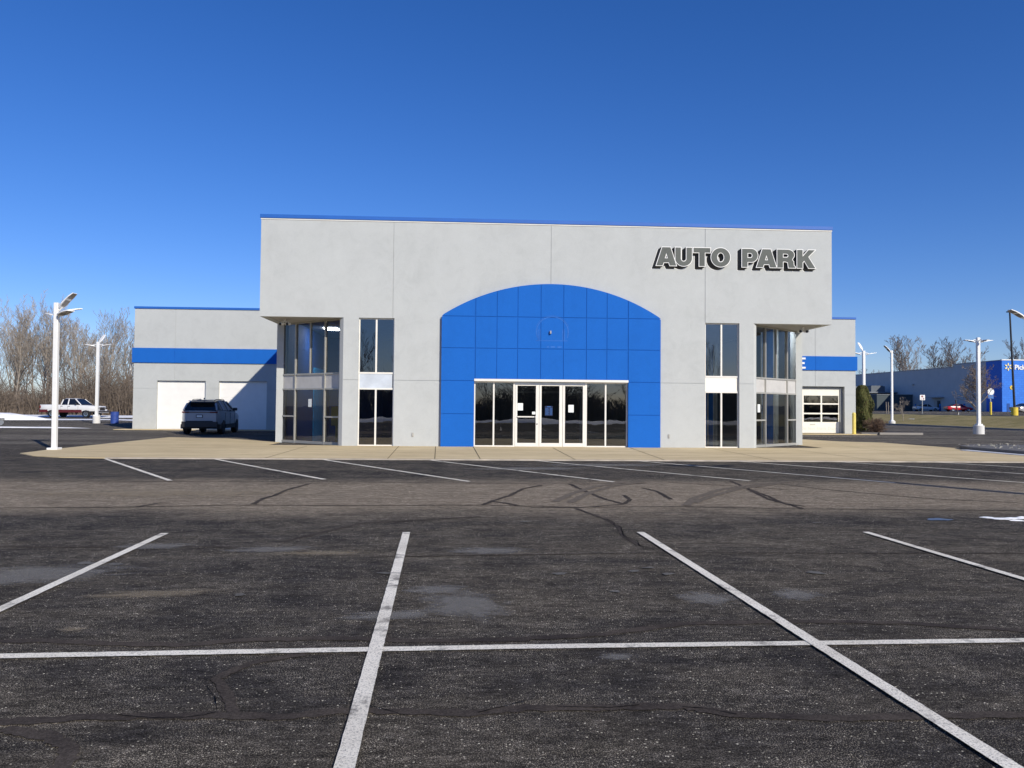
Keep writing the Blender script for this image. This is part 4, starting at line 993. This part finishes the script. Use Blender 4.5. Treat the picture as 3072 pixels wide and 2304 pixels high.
# planting bed with shrubs
mb = MB(); mb.prism([(21.45, 18.2), (23.9, 17.7), (25.2, 18.4), (25.2, 25), (21.45, 25)], -.01, .11); struct(mb.build('planting_bed', simple('dark mulch', (.035, .026, .020), .95, var=.5, scale=12)))
mb = MB(); mb.box(22.6, 25.4, 17.35, 17.6, 0, .13); struct(mb.build('bed_kerb', CONC))
mb = MB(); mb.box(21.5, 22.58, 17.5, 17.7, 0, .12); struct(mb.build('bed_kerb', CONC_D))
def arborvitae(x, y, h, r, seed, label):
    T = thing('evergreen_shrub', label, 'shrub', (x, y, .05)); rr = random.Random(seed)
    mb = MB(); mb.tube([(0, 0, 0), (.02, 0, h*.85)], [.06, .015], 7); mb.build('trunk', BARK_D, T)
    for nm, mt, cnt in (('foliage', ARBOR, 12000), ('browned_foliage', ARBOR_B, 2600)):
        mb = MB()
        for k in range(cnt):
            t = rr.random()**.8; z = .05+t*(h-.1); a = rr.uniform(0, 2*PI)
            lump = 1+.16*math.sin(a*5+z*1.3+seed)+.12*math.sin(z*5+a*2)
            prof = (1-(max(0, t-.5)/.5)**2.4*.68)*(.78+.22*min(1, t*4)); rad = r*prof*lump*(.72+.30*rr.random()**.5)
            p = Vector((rad*math.cos(a), rad*math.sin(a), z)); s_ = rr.uniform(.025, .055)
            up = Vector((rr.uniform(-.3, .3), rr.uniform(-.3, .3), 1)).normalized()*s_*1.9; sd_ = Vector((-math.sin(a)+rr.uniform(-.6, .6), math.cos(a)+rr.uniform(-.6, .6), 0)).normalized()*s_*.55
            mb.quad(p-sd_, p+sd_, p+up+sd_*.3, p+up-sd_*.3)
        mb.build(nm, mt, T)
arborvitae(22.30, 20.9, 3.25, .60, 1, 'green columnar evergreen against the right garage wing')
arborvitae(23.08, 20.4, 3.12, .58, 2, 'green columnar evergreen behind the round bare shrub')

def bare(seed, h, levels=4, trunk_r=.14, limbs=9, up=.35, spread=.55, start=.22, sides=3, twig=.012, lean=(0, 0), dens=1.0, kink=.12, stems=1):
    rr = random.Random(seed); T = MB(); C = MB()
    def grow(p, d, L, r, lv):
        n = 5 if lv == 0 else (4 if lv < 3 else 2); pts = [p.copy()]; rad = [r]; q = p.copy(); dd = d.copy(); dirs = [dd.copy()]
        for i in range(n):
            dd = (dd+Vector((rr.uniform(-1, 1), rr.uniform(-1, 1), rr.uniform(-1, 1)))*kink+Vector((0, 0, up*.25))).normalized()
            q = q+dd*L/n; pts.append(q.copy()); rad.append(max(twig*.6, r*(1-.75*(i+1)/n))); dirs.append(dd.copy())
        (T if lv == 0 else C).tube(pts, rad, 7 if lv == 0 else (4 if lv == 1 else sides), cap=False)
        if lv >= levels: return
        nb = int((limbs if lv == 0 else (5 if lv == 1 else 4))*dens)
        for k in range(nb):
            t = start+(1-start)*(k+rr.random())/nb if lv == 0 else .2+.8*(k+rr.random())/nb
            f = min(.999, t)*n; i = int(f); b = pts[i].lerp(pts[i+1], f-i); dl = dirs[min(i, n)]
            a = rr.uniform(0, 2*PI); o = dl.orthogonal().normalized(); o = (Matrix.Rotation(a, 3, dl) @ o)
            nd = (dl*(1-spread)+o*spread*rr.uniform(.7, 1.3)+Vector((0, 0, up))).normalized()
            grow(b, nd, L*rr.uniform(.38, .58)*(1.15-.45*t), max(twig, (rad[i]*.62)), lv+1)
    for s_ in range(stems):
        a = rr.uniform(0, 2*PI); ln = Vector((lean[0], lean[1], 0)) if stems == 1 else Vector((math.cos(a), math.sin(a), 0))*.35
        grow(Vector((0, 0, -.1)), (Vector((0, 0, 1))+ln).normalized(), h*.86, trunk_r, 0)
    return T, C
def tree_proto(name, label, cat, seed, h, mat, group=None, **kw):
    o = thing(name, label, cat, (0, 0, 0), 0, group); T, C = bare(seed, h, **kw)
    T.build('trunk', mat, o); C.build('crown', mat, o); return o
# bare round shrub
T, C = bare(77, .95, levels=3, trunk_r=.03, limbs=9, up=.12, spread=.6, start=.1, twig=.006, dens=1.15, stems=14)
sh = thing('bare_shrub', 'round reddish brown leafless shrub beside the evergreens', 'shrub', (23.22, 18.9, .05))
for m_ in (T, C):
    out = []
    for v in m_.v:
        p = Vector((v[0], v[1], max(0, v[2])*.9)); p.x *= 1.5; p.y *= 1.5; p.z *= 1.15; e = math.sqrt((p.x/.86)**2+(p.y/.86)**2+((p.z-.25)/.98)**2)
        q_ = 1+.22*mnoise.noise(p*4.0)+.10*mnoise.noise(p*17.0)
        if e > q_: e /= q_; p = Vector((p.x/e, p.y/e, (p.z-.25)/e+.25))
        out.append(tuple(p))
    m_.v = out
SHB = simple('reddish twig', (.19, .125, .085), .9, var=.3, scale=8)
T.build('stems', SHB, sh); C.build('twigs', SHB, sh)
# bare ornamental trees on the bank
t = tree_proto('bare_tree', 'spreading leafless tree on the bank next to the broad drum lamp post', 'tree', 5, 5.3, simple('tan twig bark', (.27, .215, .165), .9), levels=4, trunk_r=.10, limbs=13, up=.26, spread=.62, start=.28, twig=.012, dens=1.35, kink=.08)
t.location = (43.6, 38.6, terrain(43.6, 0))
t = tree_proto('bare_tree', 'small leafless sapling on the grass bank by the snow patch', 'tree', 9, 2.7, simple('grey sapling bark', (.34, .29, .23), .9), levels=3, trunk_r=.05, limbs=9, up=.10, spread=.7, start=.3, twig=.012, dens=1.1)
t.location = (45.2, 53.6, terrain(45.2, 0))
# signs and posts near the store
def sign(label, x, y, name, build):
    T = thing(name, label, 'sign', (x, y, terrain(x, y))); build(T); return T
def b1(T):
    mb = MB(); mb.box(-.03, .03, -.02, .02, 0, 1.85); mb.build('post', CHROME, T)
    mb = MB(); mb.box(-.32, .32, -.045, -.021, 1.83, 2.47); p_ = mb.build('sign_plate', WHITEP, T)
    mb = MB(); mb.lathe([(.13, -.004), (.13, 0)], (-.04, -.047, 2.28), 'y', 18); mb.box(-.2, -.02, -.05, -.0455, 1.93, 2.0); mb.box(.08, .2, -.05, -.0455, 1.9, 2.12); mb.build('symbol', simple('faded red sign print', (.30, .10, .09), .6), p_)
sign('square white sign with a faded red symbol at the edge of the store lot', 52.9, 62.6, 'road_sign', b1)
def b2(T):
    mb = MB(); mb.lathe([(.13, 0), (.13, 1.55), (.1, 1.6)], n=16); mb.build('guard_post', YELLOW, T)
    mb = MB(); mb.box(-.035, .035, -.03, .03, 1.5, 3.2); mb.build('post', CHROME, T)
    mb = MB(); mb.lathe([(.42, -.06), (.42, -.035)], (0, 0, 2.85), 'y', 28); mb.build('sign_disc', WHITEP, T)
    mb = MB(); mb.box(-.33, .33, -.07, -.04, 2.0, 2.46); mb.build('sign_plate', simple('sign blue', (.05, .18, .5), .5), T)
sign('round white sign over a blue plate on a yellow guard post', 61.4, 62.2, 'road_sign', b2)
for k, (x, y, ln, lab) in enumerate([(50.2, 73.4, 2, 'pair of weathered grey stakes nearest the loading area'), (50.4, 66.3, -3, 'pair of weathered grey stakes behind the sapling')]):
    T = thing('wooden_stakes', lab, 'stakes', (x, y, terrain(x, y)))
    for dx in (0, .28):
        mb = MB(); mb.tube([(dx, 0, 0), (dx+.02*ln, 0, 1.65)], .05, 6); mb.build('stake', simple('weathered wood', (.25, .22, .19), .9), T)
T = thing('leaning_post', 'dark leaning post standing in front of the white car', 'post', (52.8, 55.5, terrain(52.8, 0)))
mb = MB(); mb.tube([(0, 0, 0), (-.28, 0, 1.8)], .07, 8); mb.build('post', simple('dark post', (.07, .065, .06), .9), T)
mb = MB(); mb.lathe([(.085, 0), (.085, .35)], (0, 0, 0), n=10); mb.build('foot', simple('pale post foot', (.5, .5, .48), .8), T)

# ------------------------------------------------------------------ neighbouring store
ST = thing('retail_store', 'long grey retail store with a bright blue corner behind the bank', 'building', (93, 104, 1.36))
SG = simple('grey store wall', (.50, .50, .50), .8, var=.06, scale=.6); SB = simple('store blue', (.015, .14, .62), .6, var=.05)
def m_brick():
    t = NT('blue painted brick'); br = t.n('ShaderNodeTexBrick'); br.inputs['Scale'].default_value = 1.0
    br.inputs['Brick Width'].default_value = .8; br.inputs['Row Height'].default_value = .4; br.inputs['Mortar Size'].default_value = .03
    br.inputs['Color1'].default_value = (.025, .20, .74, 1); br.inputs['Color2'].default_value = (.02, .17, .66, 1); br.inputs['Mortar'].default_value = (.016, .14, .58, 1)
    t.l(t.mapping((1, 1, 1), (R(90), 0, 0)), br.inputs['Vector']); t.color(br.outputs[0]); t.rough(.7); return t.m
mb = MB(); mb.box(0, 80, .2, 13.9, -.5, 9.3); mb.box(-.02, .5, 4.2, 13.9, -.5, 9.3); mb.box(0, 80, 13.901, 100, -.5, 8.75); mb.build('wall', SG, ST)
mb = MB(); mb.box(-.06, .4, 0.01, 4.19, -.5, 9.28); mb.build('blue_side_wall', SB, ST)
mb = MB(); mb.box(.401, 80, -.05, .199, -.5, 9.28); mb.box(-.05, .4, -.05, .009, -.5, 9.28); mb.build('blue_front_wall', m_brick(), ST)
mb = MB(); mb.box(-.12, 80, -.12, .3, 9.301, 9.48); mb.build('coping', WHITEP, ST)
mb = MB(); mb.box(-.12, .3, .301, 13.9, 9.301, 9.42); mb.box(-.12, .3, 13.902, 100, 8.751, 8.87); mb.build('side_coping', simple('grey coping', (.38, .39, .40), .6), ST)
# sign on the front
sp = MB()
for k in range(6):
    a = R(60*k+30-30); c, s_ = math.cos(a), math.sin(a); o_ = []
    for u_, v_ in ((.22, -.06), (.34, -.12), (.62, -.11), (.72, 0), (.62, .11), (.34, .12), (.22, .06)):
        o_.append((1.10+(u_*-s_)+(v_*c), 8.13+(u_*c)+(v_*s_)))
    sp.prism_y(o_, -.16, -.052)
sp.build('spark_emblem', simple('pale yellow emblem', (.85, .72, .35), .5, var=.03), ST)
m = curve_mesh(None, .05, .035, 'Pickup', 1.22, 1.0); shift(m, 2.25, -.11, 7.66); m.build('sign_letters', WHITEP, ST)
mb = MB(); mb.lathe([(.38, -.14), (.38, -.055)], (1.75, 0, 4.4), 'y', 24); d_ = mb.build('yellow_disc_sign', YELLOW, ST)
mb = MB(); mb.box(1.66, 1.84, -.155, -.141, 4.22, 4.48); mb.build('symbol', simple('dark symbol', (.08, .08, .1), .5), d_)
for x in (.8, 3.6): mb = MB(); mb.box(x, x+.55, -.09, -.052, -.2, 1.5); mb.build('panel', INT_DB, ST)
mb = MB(); mb.box(-.04, -.021, 18, 20.3, -.1, 2.3); mb.build('side_door', simple('store door', (.42, .40, .38), .6), ST)
mb = MB(); mb.box(-.06, -.041, 18.2, 19.2, -.1, 2.1); mb.build('side_door', simple('dark doorway', (.03, .03, .035), .6), ST)
mb = MB(); mb.box(-1.4, -.021, 17, 21.2, 2.75, 2.9); mb.build('door_canopy', simple('canopy', (.35, .36, .38), .6), ST)
for y in (27.5, 5.5): mb = MB(); mb.box(-.45, -.021, y, y+.6, 5.6, 5.85); mb.build('wall_light', simple('wall light', (.5, .5, .48), .5), ST)
# dock yard screen and rooftop units
mb = MB(); mb.box(-8, -.03, 28, 34.5, -.5, 3.4); mb.box(-9.5, -.03, 34.52, 62, -.5, 3.9); dk = mb.build('dock_annex', simple('dark green screen', (.05, .07, .08), .7, var=.1), ST)
mb = MB(); mb.box(-9.56, -.02, 33.9, 62, 3.91, 4.2); mb.box(-8.05, -.02, 27.9, 33.88, 3.41, 3.55); mb.build('annex_cap', simple('annex cap', (.16, .18, .20), .6), dk)
for x, y in ((-5.5, 35), (-7.5, 41), (-6.5, 48)): mb = MB(); mb.box(x, x+3.2, y, y+3.6, 4.21, 5.5); mb.box(x+.3, x+2.9, y+.3, y+3.3, 5.501, 5.62); mb.build('rooftop_unit', simple('unit', (.10, .12, .14), .6, var=.2), dk)
for k, y in enumerate((8, 15.5, 24)):
    T = thing('blue_bollard', ['low blue bollard by the store corner', 'low blue bollard between the red car and the store door', 'low blue bollard past the store door'][k], 'bollard', (91.2, 104+y, terrain(91.2, 0)))
    mb = MB(); mb.lathe([(.16, 0), (.16, 1.45), (.12, 1.5)], n=14); mb.build('post', INT_DB, T)
    mb = MB(); mb.lathe([(.165, 1.2), (.165, 1.3)], n=14); mb.build('band', INT_BB, T)

# ------------------------------------------------------------------ woods
woods = [tree_proto('bare_tree', 'tall leafless tree in the woods left of the building', 'tree', 100+k, 1.0*[13.5, 12.2, 14.3, 11.4, 12.8, 13.8][k], BARK, levels=4, trunk_r=[.15, .12, .17, .11, .13, .14][k], limbs=[10, 9, 12, 9, 11, 10][k], up=.34, spread=.47, start=.28, twig=.017, lean=[(.1, .05), (-.16, 0), (.02, .1), (.22, .05), (-.05, 0), (.14, 0)][k], dens=1.0, kink=.10, group='leafless trees of the woods on the left') for k in range(6)]
rr = random.Random(21); pos = []
for k in range(66):
    y = rr.uniform(67, 90); f = rr.uniform(-.73, -.395); x = -3.2+(y+29.6)*f
    if -.70 < f < -.675 and y < 84: f -= .0
    pos.append((x, y, f))
for k in range(16): pos.append((rr.uniform(-35, -5), rr.uniform(70, 90), -.4))
for i, (x, y, f) in enumerate(pos):
    o = woods[i] if i < 6 else copy_tree(woods[i % 6])
    o.location = (x, y, 0); o.rotation_euler = (0, 0, rr.uniform(0, 6.28)); dd = (y+29.6)/105
    s_ = rr.uniform(.68, .96)*dd*(1-.12*max(0, (f+.55)/.15)); o.scale = (s_, s_, s_)
def brush(name, label, region, n, hmin, hmax, mat, seed, rad=.02):
    rr = random.Random(seed); mb = MB()
    for k in range(n):
        x = rr.uniform(region[0], region[1]); y = region[2]+(region[3]-region[2])*rr.random()**1.5; h = rr.uniform(hmin, hmax)*(.75+.25*mnoise.noise(Vector((x*.12, y*.1, seed)))+.25*math.sin(x*.31+seed))
        a = rr.uniform(0, 2*PI); ln = rr.uniform(.1, .9)*h; p = Vector((x, y, 0)); m1 = p+Vector((math.cos(a)*ln*.3, math.sin(a)*ln*.3, h*.6)); m2 = p+Vector((math.cos(a)*ln, math.sin(a)*ln, h*rr.uniform(.8, 1.0)))
        q = Vector((rr.uniform(-1, 1), rr.uniform(-.4, .4), .2)).normalized()*rad*rr.uniform(.7, 1.6)
        mb.quad(p-q, p+q, m1+q*.8, m1-q*.8); mb.quad(m1-q*.8, m1+q*.8, m2+q*.4, m2-q*.4)
        for _ in range(3):
            b = p.lerp(m2, rr.uniform(.3, .95)); e = b+Vector((rr.uniform(-1, 1), rr.uniform(-.6, .6), rr.uniform(-.1, .9)))*h*.25; mb.quad(b-q*.5, b+q*.5, e+q*.3, e-q*.3)
    return tag(mb.build(name, mat), label, 'undergrowth', kind='stuff')
BR = simple('brown brush twigs', (.165, .13, .10), .95, var=.35, scale=.35)
brush('undergrowth', 'dense brown leafless brush at the foot of the left woods', (-92, -6, 63.5, 84), 23000, 1.6, 6.6, BR, 4, .022)
brush('undergrowth', 'dense leafless brush across the road behind the viewer', (-80, 80, -64, -58), 11000, 2.4, 5.6, BR, 6, .045)
# trees mirrored in the showroom glass (they stand behind the camera)
rr = random.Random(8)
for i in range(34):
    o = copy_tree(woods[i % 6]); tag(o, 'leafless tree across the road, seen only mirrored in the glass', 'tree', 'leafless trees mirrored in the glass')
    o.location = (-62+i*3.9+rr.uniform(-1.5, 1.5), rr.uniform(-68, -60), 0); s_ = rr.uniform(.55, .72); o.scale = (s_, s_, s_); o.rotation_euler = (0, 0, rr.uniform(0, 6.28))
# trees behind the store
far = [tree_proto('bare_tree', 'leafless tree rising above the roof of the store', 'tree', 300+k, [17.5, 15, 18.5][k], BARK_FAR, levels=4, trunk_r=.26, limbs=12, up=.30, spread=.52, start=.16, twig=.04, dens=1.1, kink=.1, group='leafless trees behind the store') for k in range(3)]
rr = random.Random(14)
# (px source column fraction -> direction), distance, height scale
spots = [(.455, 245, .52), (.48, 245, .56), (.50, 240, .55), (.53, 236, .62), (.555, 232, .60), (.575, 226, 1.0), (.60, 222, 1.04), (.625, 225, 1.08), (.645, 220, .96), (.665, 224, .92), (.685, 222, .98), (.70, 236, .6), (.72, 230, .5), (.735, 226, .95), (.75, 222, .98), (.77, 224, 1.02), (.79, 230, 1.0), (.43, 250, .5), (.40, 255, .5), (.51, 260, .6), (.545, 255, .62), (.81, 225, .9)]
for i, (f, Z, s_) in enumerate(spots):
    o = far[i] if i < 3 else copy_tree(far[i % 3]); o.location = (-3.2+Z*f, Z-29.6, .5); o.scale = (s_*1.12, s_*1.12, s_*1.12); o.rotation_euler = (0, 0, rr.uniform(0, 6.28))
